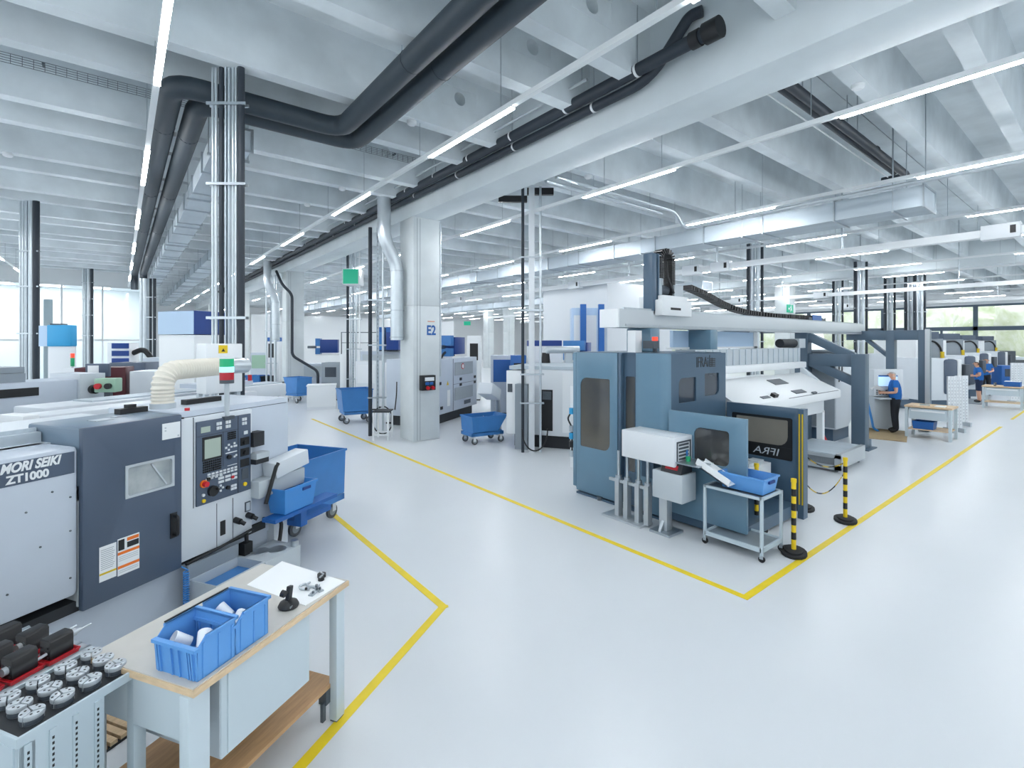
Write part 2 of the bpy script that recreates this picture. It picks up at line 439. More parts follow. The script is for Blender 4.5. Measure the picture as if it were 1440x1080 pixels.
for i in range(10):
    x0 = FX0 + i * 5.84
    o = structure('window_%d' % (40 + i), new('gantry_paint').holed(x0, x0 + 5.84, 1.2, 4.6, x0 + 0.1, x0 + 5.74, 1.3, 4.5, FY0 - 0.15, FY0, r=0.001, k=1), 'window bay of the added unseen front wall, number %d from the lathe side' % (i + 1))
    build('pane', new('pane').box(x0 + 0.08, x0 + 5.76, FY0 - 0.08, FY0 - 0.07, 1.28, 4.52), parent=o)
# outside
structure('ground', new('outside_ground').box(50.25, 140, -60, 120, -0.35, -0.2), 'pale paved ground outside the glass front')
def bush(x, y, r, h, m, label):
    bm = bmesh.new(); bmesh.ops.create_icosphere(bm, subdivisions=3, radius=1)
    for v in bm.verts:
        n = v.co.normalized(); k = 1 + 0.13 * math.sin(5 * n.x + x) * math.sin(4 * n.y + y) + 0.10 * math.sin(9 * n.z + 7 * n.x) + random.uniform(-0.06, 0.06)
        v.co = Vector((n.x * r * k, n.y * r * k, h * 0.55 + n.z * h * 0.5 * k))
    me = bpy.data.meshes.new('crown'); bm.to_mesh(me); bm.free(); me.materials.append(MATS[m]); me.shade_smooth()
    t = thing('tree', label, 'tree', (x, y, -0.25), group='trees outside the glass front')
    build('trunk', new('hair_brown').cyl(0, 0, 0, h * 0.4, r * 0.08, 8), parent=t); link('crown', me, t)
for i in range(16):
    bush(72 + (i % 3) * 11, -16 + i * 5.4, 4.6, 9.0 + (i * 37 % 5) * 0.9, 'leaf_glare_a' if i % 2 else 'leaf_glare_b', 'round leafy tree outside the glazed facade, glare painted into its pale leaves')

# ================================================================ light tracks
TRACKS = [(0.32, 'LED light track over the lathe beside two insulated pipes'), (3.84, 'LED light track running beside the concrete beam and black drain pipes'),
          (7.36, 'LED light track just beyond the concrete beam and the E2 column'), (11.13, 'LED light track above the white pipe and the sheet-metal duct'),
          (15.5, 'LED light track beyond the long sheet-metal duct'), (19.3, 'LED light track over the white busbar beams'), (23.3, 'LED light track over the row of machining centres'),
          (27.0, 'LED light track beside the far concrete beam'), (31.0, 'LED light track of the far bay, first past the beam'), (35.0, 'LED light track of the far bay, second past the beam'),
          (39.0, 'LED light track of the far bay, third past the beam'), (43.5, 'LED light track closest to the glazed facade'),
          (-3.3, 'LED light track crossing above the far service riser'), (-6.9, 'LED light track next to the glazed side wall')]
for X, lab in TRACKS:
    far = X > 24 or X < -5
    yb = FY0 + 0.3 if X >= -4 else 0.3
    ye = 33.5 if X < 1 else 55.0
    t = thing('light_track', 'white ' + lab, 'ceiling light', (X, 0, 5.45), group='LED light tracks under the roof')
    build('rail', new('white').box(-0.032, 0.032, yb, ye, 0, 0.065), parent=t)
    k = -2
    hang = MB().use('steel')
    while True:
        y0 = 4.8 + 4.56 * k; k += 1
        if y0 > ye - 2.2: break
        if y0 < yb: continue
        build('lamp', new('white').box(-0.034, 0.034, y0 - 0.01, y0 + 2.11, -0.012, -0.001).use('lamp').box(-0.03, 0.03, y0, y0 + 2.1, -0.027, -0.0122), parent=t)
        if y0 < 40:
            for dy in (0.25, 2.45): hang.rod((0, y0 + dy, 0.06), (0, y0 + dy, 1.58), 0.006, 5)
    build('hanger', hang, parent=t, kind='stuff')

# ================================================================ pipes, ducts and trays under the roof
def hanger_rods(mb, pts, z1=7.03, r=0.008):
    for p in pts: mb.rod(p, (p[0], p[1], z1), r, 6)
def pipe_thing(name, label, cat, pts, r, m, bendr=0.25, bands=(), band_m='steel', hang=(), group=None, n=14, seams=()):
    o = build(name, new(m).tube(bend(pts, bendr), r, n))
    tag(o, label, cat, group)
    for (p, d) in bands:
        p = Vector(p); d = Vector(d).normalized() * 0.018
        build('clamp', new(band_m).rod(p - d, p + d, r * 1.08, 14), parent=o)
    for (p, d) in seams:
        p = Vector(p); d = Vector(d).normalized() * 0.006
        build('seam', new('black_pipe').rod(p - d, p + d, r * 1.03, 14), parent=o)
    if hang:
        mb = new('steel'); hanger_rods(mb, hang); build('hanger', mb, parent=o, kind='stuff')
    return o
zp = 5.86
pipe_thing('insulated_pipe', 'dark insulated pipe with the wider loop, ending above the office wall', 'pipe',
           [(2.72, -4.5, zp), (2.72, 7.72, zp), (0.52, 7.72, zp), (0.52, 30.2, zp), (0.52, 30.2, zp - 0.8)], 0.145, 'insulation', 0.32,
           seams=[((2.72, y, zp), (0, 1, 0)) for y in (1.5, 5.35)] + [((0.52, y, zp), (0, 1, 0)) for y in (9.3, 13.5, 18, 23)], hang=[(2.72, 5.6, zp), (2.72, 1, zp), (0.52, 9.5, zp), (0.52, 16, zp), (0.52, 22, zp)])
pipe_thing('insulated_pipe', 'dark insulated pipe with the tighter loop, ending above the office wall', 'pipe',
           [(3.08, -4.5, zp), (3.08, 8.1, zp), (0.86, 8.1, zp), (0.86, 29.6, zp), (0.86, 29.6, zp - 0.8)], 0.145, 'insulation', 0.32,
           seams=[((3.08, y, zp), (0, 1, 0)) for y in (1.6, 5.25)] + [((0.86, y, zp), (0, 1, 0)) for y in (9.5, 13.5, 18, 23)], hang=[(3.08, 5.6, zp), (3.08, 1, zp), (0.86, 9.7, zp), (0.86, 16, zp), (0.86, 22, zp)])
# drain pipes along the girder
t = pipe_thing('drain_pipe', 'black drain pipe with a capped elbow end, upper one along the beam', 'pipe', [(5.42, 3.05, 6.15), (5.42, 40, 6.05)], 0.085, 'black_pipe', group=None,
               bands=[((5.42, 4.1 + 1.35 * i, 6.147), (0, 1, 0)) for i in range(12)], band_m='white', hang=[(5.42, 4.1 + 2.7 * i, 6.15) for i in range(6)])
build('end_cap', new('black').rod((5.42, 2.93, 6.15), (5.42, 3.12, 6.15), 0.125, 16).rod((5.42, 3.18, 6.15), (5.42, 3.3, 6.15), 0.105, 16), parent=t)
t = pipe_thing('drain_pipe', 'black drain pipe with a swan-neck end, lower one along the beam', 'pipe', [(5.66, 3.3, 6.62), (5.62, 3.45, 6.62), (5.56, 4.0, 6.03), (5.56, 40, 5.96)], 0.07, 'black_pipe', 0.3,
               bands=[((5.56, 5.0 + 1.9 * i, 6.025), (0, 1, 0)) for i in range(8)], band_m='white', hang=[(5.56, 5 + 3.8 * i, 6.03) for i in range(5)])
pipe_thing('cable_conduit', 'thin grey conduit above the drain pipes', 'conduit', [(5.30, 4.9, 6.32), (5.30, 40, 6.25)], 0.022, 'light_grey', hang=[(5.30, 5 + 4 * i, 6.32) for i in range(6)])
# rainwater pipes in the right bay
pipe_thing('rainwater_pipe', 'black rainwater pipe across the bay, nearer of the pair', 'pipe', [(6.5, 3.04, 6.22), (13.6, 3.04, 6.18), (13.6, 3.5, 6.18)], 0.075, 'black_pipe', 0.15,
           bands=[((x, 3.04, 6.21), (1, 0, 0)) for x in (7.4, 9.4, 11.4)], band_m='black', hang=[(8, 3.04, 6.22), (10.4, 3.04, 6.2)])
pipe_thing('rainwater_pipe', 'black rainwater pipe across the bay, close against the rib', 'pipe', [(6.5, 3.2, 6.27), (13.3, 3.2, 6.23)], 0.06, 'black_pipe',
           hang=[(8, 3.2, 6.27), (10.4, 3.2, 6.25)])
build('drip_rail', new('white').box(6.5, 13.2, 3.28, 3.295, 6.12, 6.14), parent=bpy.data.objects['rainwater_pipe'])
# sheet-metal ducts
def duct(label, x0, x1, y0, y1, z0, z1, step=1.5):
    t = thing('air_duct', label, 'air duct', (0, 0, 0), group='sheet-metal air ducts')
    n = int((y1 - y0) / step)
    for i in range(n):
        build('duct_section', new('galvanised').box(x0, x1, y0 + i * step + 0.006, y0 + (i + 1) * step - 0.006, z0, z1), parent=t)
        if i % 2 == 0:
            y = y0 + i * step + 0.45
            build('hanger', new('steel').box(x0 - 0.06, x1 + 0.06, y, y + 0.04, z0 - 0.04, z0).rod((x0 - 0.04, y + 0.02, z0), (x0 - 0.04, y + 0.02, 7.03), 0.007, 6).rod((x1 + 0.04, y + 0.02, z0), (x1 + 0.04, y + 0.02, 7.03), 0.007, 6), parent=t)
        build('flange', new('steel').holed(x0 - 0.03, x1 + 0.03, z0 - 0.03, z1 + 0.03, x0 + 0.01, x1 - 0.01, z0 + 0.01, z1 - 0.01, y0 + i * step - 0.012, y0 + i * step + 0.012, r=0.001, k=1), parent=t)
    return t
duct('wide galvanised duct running towards the office wall beside the insulated pipes', 1.09, 1.55, 8.3, 32.9, 5.40, 5.70)
duct('second galvanised duct towards the office wall, farther from the insulated pipes', 2.4, 3.0, 18.2, 50.0, 5.40, 5.70, 2.0)
duct('long galvanised duct under the roof, parallel to the white pipe', 11.95, 12.85, 2.42, 50.0, 5.1, 5.5)
duct('galvanised duct of the far bay', 20.6, 21.4, 12.0, 49.0, 4.9, 5.25, 2.0)
def pt(px, py, h): return (*G(px, py, h), h)
pipe_thing('white_pipe', 'white pipe along the duct, elbowing across the bay', 'pipe', [(11.0, -4.5, 5.33), (11.0, 6.9, 5.33), (10.6, 6.9, 5.7), (6.6, 6.9, 5.7)], 0.038, 'galv_pipe', 0.2, hang=[(11.0, y, 5.33) for y in (-3, 0, 2.2, 5.6)] + [(8, 6.9, 5.7)])
pipe_thing('white_pipe', 'white pipe across the bay below the ribs', 'pipe', [(10.5, 7.2, 5.7), (6.6, 7.2, 5.7)], 0.038, 'galv_pipe', hang=[(8, 7.2, 5.7), (10, 7.2, 5.7)])
# wire-mesh cable trays against the ribs
def mesh_tray(label, y, x0, x1, z0, z1):
    mb = new('steel_dark')
    for i in range(5): mb.box(x0, x1, y - 0.004, y + 0.004, z0 + (z1 - z0) * i / 4 - 0.003, z0 + (z1 - z0) * i / 4 + 0.003)
    x = x0
    while x < x1: mb.box(x - 0.003, x + 0.003, y - 0.004, y + 0.004, z0, z1); x += 0.12
    for x in (x0 + 0.5, (x0 + x1) / 2, x1 - 0.5): mb.box(x - 0.015, x + 0.015, y - 0.004, y + 0.125, z1 - 0.03, z1)
    tag(build('cable_tray', mb), label, 'cable tray')
mesh_tray('wire-mesh cable tray fixed high on a rib, nearer one', 8.12, -6, 0.9, 6.5, 6.62)
mesh_tray('wire-mesh cable tray fixed high on a rib, farther one', 10.0, -7, 5.2, 6.5, 6.64)
# smoke detectors on the ribs
for i, (px, py, h) in enumerate([(577, 172, 6.1), (815, 251, 6.1), (12, 217, 6.1), (430, 288, 6.1), (478, 266, 6.1), (1207, 119, 6.1)]):
    x, y = G(px, py, h); yc = min(STEMS, key=lambda s: abs(s - y))
    tag(build('smoke_detector', new('white').lathe([(0.05, 6.03), (0.075, 6.05), (0.08, 6.085), (0.08, 6.1)], 14, (x, yc))),
        'small round white smoke detector, ' + ['below the rib beside the bend of the insulated pipes', 'below a rib right of the E2 column', 'under a rib above the far conduit riser', 'under a rib near the light track, lower of two', 'under a rib near the light track, upper of two', 'on the rib past the black rainwater pipe'][i], 'smoke detector', 'smoke detectors on the ribs')
# white busbar beams with tap-off boxes
def busbar(label, X, z, y0, y1, boxes):
    t = thing('busbar', label, 'busbar', (X, 0, z), group='white busbar beams')
    build('trunking', new('white').box(-0.05, 0.05, y0, y1, 0, 0.15), parent=t)
    mb = new('steel')
    y = y0 + 0.8
    while y < y1:
        mb.rod((-0.03, y, 0.14), (-0.03, y, 7.02 - z), 0.012, 6).rod((0.03, y, 0.14), (0.03, y, 7.02 - z), 0.012, 6); y += 3.1
    build('hanger', mb, parent=t, kind='stuff')
    for y in boxes:
        b = build('tap_off_box', new('white_panel').box(-0.12, 0.12, y, y + 0.55, -0.06, 0.22), parent=t, bevel=0.008)
        build('slot', new('black').box(-0.124, -0.118, y + 0.06, y + 0.14, 0.02, 0.17), parent=b)
busbar('white busbar beam with tap-off boxes over the gantry', 13.3, 4.55, 0.3, 30, [1.25, 6.9, 7.8, 9.2, 12.6, 20.5])
busbar('white busbar beam with tap-off boxes in front of the glazing', 24.3, 4.5, 0, 34, [8.2, 12.0, 17.5])
busbar('white busbar beam of the far bay', 33, 4.5, 0, 40, [10, 16])

# ================================================================ service drops
def riser(label, X, Y, h0, h1, rz=0, rail=True, pipes=((0.12, 0.03, 'black_pipe'),), clamps=(1.0,), group='service risers'):
    """a vertical bundle: perforated channel, pipes side by side, clamps across them"""
    t = thing('service_riser', label, 'conduit riser', (X, Y, 0), rz, group)
    if rail:
        mb = new('galvanised'); mb.box(-0.03, -0.026, -0.02, 0.03, h0, h1).box(0.026, 0.03, -0.02, 0.03, h0, h1).box(-0.03, 0.03, 0.026, 0.03, h0, h1).box(-0.03, -0.012, -0.024, -0.02, h0, h1).box(0.012, 0.03, -0.024, -0.02, h0, h1)
        build('channel', mb, parent=t)
        s = new('black'); z = h0 + 0.1
        while z < h1: s.box(-0.008, 0.008, 0.018, 0.0255, z, z + 0.05); z += 0.11
        build('slots', s, parent=t)
    xs = [0]
    for (dx, r, m) in pipes:
        build('pipe', new(m).cyl(dx, 0, h0, h1, r, 12), parent=t); xs.append(dx)
    for c in clamps:
        build('clamp', new('steel').box(min(xs) - 0.06, max(xs) + 0.08, -0.05, -0.03, c, c + 0.035).box(min(xs) - 0.06, max(xs) + 0.08, 0.03, 0.05, c, c + 0.035), parent=t)
    return t
riser('tall service riser behind the lathe with two black pipes', 1.10, 7.36, 0, 6.1, -38, True, ((-0.20, 0.016, 'galv_pipe'), (-0.155, 0.02, 'galv_pipe'), (-0.085, 0.03, 'black_pipe'), (0.065, 0.016, 'galv_pipe'), (0.105, 0.018, 'galv_pipe'), (0.17, 0.045, 'black_pipe')), (1.2, 2.8, 4.55, 5.6))
riser('service riser at the far machines with one black pipe on its outer side', -1.85, 17.5, 0, 6.1, -38, True, ((-0.2, 0.025, 'galv_pipe'), (-0.13, 0.03, 'galv_pipe'), (-0.06, 0.03, 'galv_pipe'), (0.09, 0.06, 'galv_pipe'), (0.2, 0.07, 'black_pipe')), (2.7, 3.9, 4.8))
riser('slender service riser in front of the white office wall', -1.35, 31.9, 0, 6.1, -38, True, ((-0.12, 0.04, 'galv_pipe'), (0.14, 0.07, 'galv_pipe'), (0.3, 0.06, 'black_pipe')), (2.8, 3.8, 4.6, 5.4))
riser('service riser beside the white office corner below the insulated pipes', 0.95, 27.5, 0, 5.36, -38, True, ((-0.28, 0.07, 'galv_pipe'), (-0.12, 0.09, 'galv_pipe'), (0.12, 0.05, 'black_pipe'), (0.3, 0.06, 'black_pipe')), (2.6, 3.6, 4.5))
riser('service riser carrying the green exit box', 7.3, 19.4, 0, 6.1, -38, True, ((-0.22, 0.05, 'black_pipe'), (-0.1, 0.03, 'galv_pipe'), (0.12, 0.03, 'galv_pipe'), (0.26, 0.03, 'white')), (1.0, 2.2, 3.4))
riser('stout service riser with hoses beside the grey turning cell', 7.28, 8.42, 0, 6.02, -38, False, ((-0.2, 0.035, 'black_pipe'), (0.2, 0.028, 'galv_pipe')), (1.1, 1.75, 3.2, 4.4))
for o in list(bpy.data.objects):
    if o.name == 'service_riser.005':
        build('post', new('white_panel').box(-0.065, 0.065, -0.028, 0.028, 0.01, 6.0).box(-0.1, 0.1, -0.06, 0.06, 0, 0.012), parent=o, bevel=0.004)
        build('junction', new('black').box(-0.75, -0.1, 0.0, 0.1, 5.68, 5.82).box(-0.1, 0.5, 0.0, 0.1, 5.85, 6.0), parent=o)
riser('service riser in the gap behind the E2 column', 5.35, 12.45, 0, 5.55, -38, True, ((-0.2, 0.05, 'black_pipe'), (0.14, 0.03, 'galv_pipe')), (1.0, 2.4, 3.6))
riser('service riser right behind the second column of the aisle', 5.4, 24.6, 0, 5.6, -38, True, ((-0.2, 0.04, 'galv_pipe'), (0.2, 0.06, 'galv_pipe')), (1.5, 3))
for i, (px, Z, lab) in enumerate([(1060, 18, 'pair of grey risers behind the gantry carriage'), (1209, 22, 'grey riser behind the portal with slotted channel'), (1250, 26, 'grey riser before the glazing, first past the portal'), (1279, 25, 'dark riser before the glazing, over the portal beam'), (1292, 24.6, 'bright riser beside the portal post'), (1177, 27, 'slim riser between the exit sign and the portal')]):
    x, y = spot(px, Z)
    riser(lab, x, y, 0, 6.1, -40, True, ((-0.2, 0.06, 'black_pipe'), (-0.08, 0.05, 'galv_pipe'), (0.14, 0.07, 'galv_pipe'), (0.3, 0.05, 'black_pipe')), (2.5, 4))
# galvanised suction pipes on the columns
def suction(label, X, Y):
    pts = [(X, Y, 6.75), (X, Y, 5.1), (X + 0.35, Y, 4.45), (X + 0.35, Y, 2.55)]
    t = pipe_thing('suction_pipe', label, 'pipe', pts, 0.165, 'galv_pipe', 0.25, bands=[((X + 0.35, Y, z), (0, 0, 1)) for z in (4.3, 3.3, 2.62)])
    return t
p = onX(540, 340, 5.52)
suction('bright suction pipe bending down beside the E2 column', 5.15, 11.6)
p2 = onX(376, 395, 5.55)
suction('bright suction pipe at the second column of the aisle', 5.15, p2[0] * 5.15 / 5.55)
pipe_thing('downpipe', 'black downpipe on the face of the second column', 'pipe', [(5.5, 24.0, 5.7), (5.5, 22.95, 5.0), (5.9, 22.95, 4.6), (5.9, 22.95, 1.9), (6.5, 22.9, 1.5), (6.9, 22.6, 1.2), (6.9, 22.6, 0.0)], 0.06, 'black_pipe', 0.2)
o = bpy.data.objects['suction_pipe']
# green hanging exit box
gx, gy = 7.14, 18.95
t = thing('exit_sign', 'large green exit box hanging on the riser in the aisle', 'exit sign', (gx, gy, 4.72), -38)
build('case', new('white').box(-0.32, 0.32, -0.34, 0.3, 0, 0.62), parent=t, bevel=0.02)
build('face', new('green_sign').box(-0.29, 0.29, -0.352, -0.342, 0.03, 0.59), parent=t)
s = build('side_face', new('green_sign').box(-0.332, -0.322, -0.3, 0.27, 0.05, 0.57), parent=t)
def run_man(mb, ax, s=1.0):
    # running figure and arrow, as flat pieces in (u, w)
    P = lambda pts: mb.prism([(u * s, w * s) for u, w in pts], ax[0], ax[1], ax[2])
    P([(0.02, 0.13), (0.08, 0.14), (0.10, 0.02), (0.03, 0.0)]); P([(0.03, 0.02), (0.08, 0.02), (0.0, -0.14), (-0.04, -0.12)]); P([(0.06, 0.02), (0.10, 0.02), (0.16, -0.08), (0.12, -0.1)])
    P([(0.05, 0.16), (0.09, 0.16), (0.09, 0.21), (0.05, 0.21)]); P([(0.02, 0.12), (-0.06, 0.06), (-0.05, 0.04), (0.03, 0.09)])
    P([(-0.1, 0.03), (-0.16, 0.03), (-0.16, 0.07), (-0.24, 0.0), (-0.16, -0.07), (-0.16, -0.03), (-0.1, -0.03)])
mb = new('white').at(-0.336, 0, 0.31); run_man(mb, ('x', -0.003, 0.003)); build('symbol', mb, parent=s)
build('bracket', new('steel').rod((0, -0.02, 0.6), (0, -0.02, 1.4), 0.015, 8), parent=t)
x, y = 27.55, 11.0
t = thing('exit_sign', 'small green exit sign mounted on the far concrete column', 'exit sign', (27.55, 11.07, 4.05), 0)
build('plate', new('green_sign').box(-0.3, 0.4, 0, 0.06, 0, 0.42), parent=t)
mb = new('white').at(0.05, -0.004, 0.2); run_man(mb, ('y', -0.002, 0.003), 1.1); build('symbol', mb, parent=t)
build('edge', new('white').box(0.42, 0.6, 0, 0.05, 0, 0.42), parent=t)
x, y = spot(657, 44)
t = thing('exit_sign', 'tiny distant green exit sign hanging in front of the far partition', 'exit sign', (x, y, 4.0), -38)
build('plate', new('green_sign').box(-0.3, 0.3, -0.03, 0.03, 0, 0.35), parent=t); build('rod', new('steel').cyl(0, 0, 0.35, 3.03, 0.015, 6), parent=t)
# socket box on E2
t = thing('socket_box', 'black socket box with red and blue sockets on the E2 column', 'socket box', (6.07, 11.1, 1.28), 0)
build('case', new('black').box(-0.19, 0.2, -0.12, 0.028, 0, 0.38), parent=t, bevel=0.01)
build('lid', new('white').box(-0.11, 0.15, -0.13, -0.118, 0.24, 0.33), parent=t)
for i, (u, m) in enumerate(((-0.1, 'royal_blue'), (0.02, 'royal_blue'))): build('socket', new(m).box(u, u + 0.09, -0.16, -0.118, 0.14, 0.21), parent=t, bevel=0.008)
for u in (-0.09, 0.05): build('socket', new('red').rod((u + 0.05, -0.118, 0.07), (u + 0.05, -0.18, 0.06), 0.045, 12), parent=t)

for i, (x, y, z0, z1) in enumerate([(6.53, 11.2, 1.6, 5.63), (6.53, 11.32, 2.9, 5.63)]):
    o = build('cable_conduit', new('galv_pipe').cyl(x, y, z0, z1, 0.03, 10))
    tag(o, ['thin bright conduit down the side of the E2 column, longer one', 'thin bright conduit down the side of the E2 column, shorter one'][i], 'conduit')
    build('clamp', new('steel').box(6.47, 6.57, y - 0.04, y + 0.04, 3.6, 3.63), parent=o)
# ================================================================ lathe corner: everything here stands in one frame turned 32 degrees
LO, LA = (0.406, 5.354), 32.2
_lc, _ls = math.cos(R(LA)), math.sin(R(LA))
def LW(u, v, h=0.0): return (LO[0] + u * _lc - v * _ls, LO[1] + u * _ls + v * _lc, h)
def lth(name, label, cat, u, v, h=0.0, rz=0, group=None): return thing(name, label, cat, LW(u, v, h), LA + rz, group)

lt = lth('turning_machine', 'grey and slate lathe with a lettered nameplate and dark sliding door', 'lathe', 0, 0)
build('plinth', new('machine_grey').box(-2.7, 1.3, 0.08, 1.35, 0.0, 0.5).box(-2.7, 1.3, 0.06, 0.10, 0.40, 0.47), parent=lt)
build('body', new('machine_white').box(-2.7, 1.3, 0.32, 1.35, 0.5, 1.72).box(-0.78, 0.02, 0.0, 0.32, 0.5, 1.3), parent=lt)
build('recess_shade', new('black_soft').box(-2.7, 1.0, 0.02, 0.3, 0.46, 0.54), parent=lt)  # black strip painting the shadow step below the left cover
hp = build('left_cover', new('machine_grey').box(-2.7, -0.785, -0.02, 0.42, 0.60, 1.72), parent=lt, bevel=0.035)
scr = new('steel_dark')
for u, h in ((-0.84, 1.1), (-0.84, 0.75), (-1.02, 1.05), (-1.1, 1.32), (-0.95, 1.42), (-1.2, 0.8), (-0.84, 1.35), (-1.5, 1.3), (-1.5, 0.9)):
    scr.rod((u, -0.018, h), (u, -0.026, h), 0.007, 8)
build('screw', scr, parent=hp, kind='stuff')
npl = build('nameplate', new('slate').box(-1.62, -0.815, -0.0245, -0.018, 1.525, 1.685), parent=lt, label='dark nameplate with white lettering')
text('lettering', 'MORI SEIKI', 0.088, 'white', npl, (-1.075, -0.0250, 1.643), (90, 0, 0), shear=0.3, sx=0.78, bold=0.0035)
text('lettering', 'ZT1000', 0.076, 'white', npl, (-1.09, -0.0250, 1.565), (90, 0, 0), sx=0.95, bold=0.003)
dr = build('door', new('slate').holed(-0.78, -0.005, 0.47, 1.85, -0.475, -0.085, 1.235, 1.49, -0.055, 0.0, r=0.02), parent=lt, bevel=0.012)
build('hood', new('slate_top').box(-0.78, 0.0, -0.02, 0.62, 1.78, 1.853).box(-0.782, -0.74, -0.03, 0.5, 1.4, 1.84), parent=lt, bevel=0.02, label='blue-grey hood over the door')
wf = build('window', new('lathe_window').box(-0.47, -0.09, -0.035, -0.025, 1.24, 1.485), parent=dr)
build('window_seal', new('light_grey').holed(-0.482, -0.078, 1.228, 1.497, -0.462, -0.098, 1.248, 1.477, -0.06, -0.03, r=0.02, rs=None), parent=dr)
build('wiper_bar', new('light_grey').at(-0.2, -0.041, 1.36, 0, 0, 58).box(-0.12, 0.12, -0.004, 0.004, -0.006, 0.006), parent=dr)
build('handle', new('black').tube(bend([(-0.085, -0.055, 0.96), (-0.085, -0.11, 0.96), (-0.085, -0.11, 0.80), (-0.085, -0.055, 0.80)], 0.02), 0.014, 8).box(-0.115, -0.055, -0.062, -0.052, 0.77, 0.99), parent=dr)
lab = build('label', new('white').box(-0.185, -0.025, -0.0585, -0.054, 1.65, 1.79), parent=dr, label='white safety notice on the dark door')
m = new('light_grey')
for h in (1.745, 1.72): m.box(-0.165, -0.15, -0.0595, -0.0585, h, h + 0.012)
m.box(-0.05, -0.035, -0.0595, -0.0585, 1.66, 1.675); build('print', m, parent=lab)
lab = build('sticker', new('white').box(-0.67, -0.55, -0.0585, -0.054, 0.64, 0.91), parent=dr, label='white operating notice')
m = new('mid_grey')
for i in range(11): m.box(-0.66, -0.575 + 0.02 * (i % 3) / 3, -0.0592, -0.0585, 0.73 + i * 0.015, 0.734 + i * 0.015)
m.use('yellow_dirty').box(-0.67, -0.55, -0.0592, -0.0585, 0.69, 0.705); build('print', m, parent=lab)
lab = build('sticker', new('white').box(-0.54, -0.375, -0.0585, -0.054, 0.63, 0.925), parent=dr, label='orange-headed warning stickers')
m = new('orange')
for h in (0.795, 0.685): m.box(-0.54, -0.375, -0.0594, -0.0585, h, h + 0.022)
m.use('black'); m.box(-0.535, -0.49, -0.0594, -0.0585, 0.83, 0.915).box(-0.47, -0.38, -0.0594, -0.0585, 0.835, 0.88)
m.use('orange').box(-0.47, -0.38, -0.0594, -0.0585, 0.888, 0.915)
m.use('light_grey')
for h in (0.775, 0.76, 0.745, 0.665, 0.65): m.box(-0.53, -0.385, -0.0594, -0.0585, h, h + 0.005)
build('print', m, parent=lab)
# control column and panel
cc = build('control_column', new('machine_white').box(0.0, 0.78, -0.03, 0.9, 0.50, 1.80), parent=lt, bevel=0.012)
build('end_cover', new('machine_grey').box(0.02, 1.33, 0.02, 0.98, 0.55, 1.86), parent=lt, bevel=0.012)
build('seam', new('dark_grey').box(0.118, 0.124, -0.034, -0.028, 0.96, 1.80).box(0.36, 0.364, -0.034, -0.028, 0.50, 0.93).box(0.54, 0.545, -0.034, -0.028, 0.5, 0.93).box(0.0, 1.3, 0.018, 0.0215, 1.8, 1.806), parent=cc)
build('socket_plate', new('black').box(0.40, 0.455, -0.036, -0.029, 0.60, 0.74), parent=cc)
build('meter', new('dark_grey').box(0.685, 0.75, -0.04, -0.029, 0.74, 0.84), parent=cc)
build('meter_face', new('light_grey').box(0.695, 0.74, -0.042, -0.039, 0.75, 0.83), parent=cc)
for u in (0.57, 0.72): build('connector', new('black').rod((u, -0.03, 0.70), (u, -0.10, 0.69), 0.03, 12).rod((u, -0.1, 0.69), (u + 0.03, -0.13, 0.66), 0.02, 10), parent=cc)
build('button', new('red').cyl(0.13, 0.06, 1.86, 1.885, 0.022, 12), parent=cc)
build('cap', new('black').cyl(0.04, 0.0, 1.80, 1.812, 0.014, 10), parent=cc)
cp = build('control_panel', new('slate').box(0.14, 0.745, -0.05, -0.03, 0.965, 1.755), parent=lt, bevel=0.006, label='slate operator panel with screen and rows of keys')
Pf = -0.0505
def pnl(name, u0, u1, h0, h1, m, d=0.006, bev=0.0): return build(name, new(m).box(u0, u1, Pf - d, Pf + 0.004, h0, h1), parent=cp, bevel=bev)
pnl('panel_seam', 0.585, 0.59, 0.97, 1.75, 'black', 0.001); pnl('panel_seam', 0.415, 0.418, 1.28, 1.62, 'black', 0.001); pnl('panel_seam', 0.145, 0.585, 1.615, 1.618, 'black', 0.001)
pnl('screen_bezel', 0.195, 0.40, 1.375, 1.60, 'black', 0.004); pnl('screen', 0.215, 0.385, 1.395, 1.575, 'screen', 0.006)
pnl('display', 0.18, 0.275, 1.645, 1.70, 'screen', 0.004)
kb = new('key_white')
for cu in (0.37, 0.47, 0.66):
    for i in range(2):
        for j in range(2): kb.box(cu - 0.028 + i * 0.03, cu - 0.004 + i * 0.03, Pf - 0.008, Pf, 1.65 + j * 0.042, 1.68 + j * 0.042)
for i in range(4):
    for j in range(3): kb.box(0.225 + i * 0.05 + j * 0.003, 0.255 + i * 0.05, Pf - 0.007, Pf, 1.19 + 0.0 * j - j * 0.0, 1.206)
for i in range(8):
    for j in range(2): kb.box(0.245 + i * 0.042, 0.275 + i * 0.042, Pf - 0.008, Pf, 1.205 + j * 0.026, 1.222 + j * 0.026)
for i in range(3):
    for j in range(2): kb.box(0.36 + i * 0.075, 0.42 + i * 0.075, Pf - 0.008, Pf, 1.125 + j * 0.036, 1.148 + j * 0.036)
for a, b in ((0.445, 1.455), (0.475, 1.48), (0.475, 1.43), (0.505, 1.455), (0.54, 1.455), (0.54, 1.485), (0.56, 1.455), (0.54, 1.35), (0.56, 1.36), (0.36, 1.075), (0.385, 1.10), (0.385, 1.05), (0.41, 1.075)):
    kb.box(a - 0.010, a + 0.010, Pf - 0.008, Pf, b - 0.009, b + 0.009)
kb.box(0.44, 0.57, Pf - 0.006, Pf, 1.395, 1.405).box(0.46, 0.57, Pf - 0.006, Pf, 1.60 - 0.33, 1.275).box(0.655, 0.70, Pf - 0.006, Pf, 1.55, 1.585)
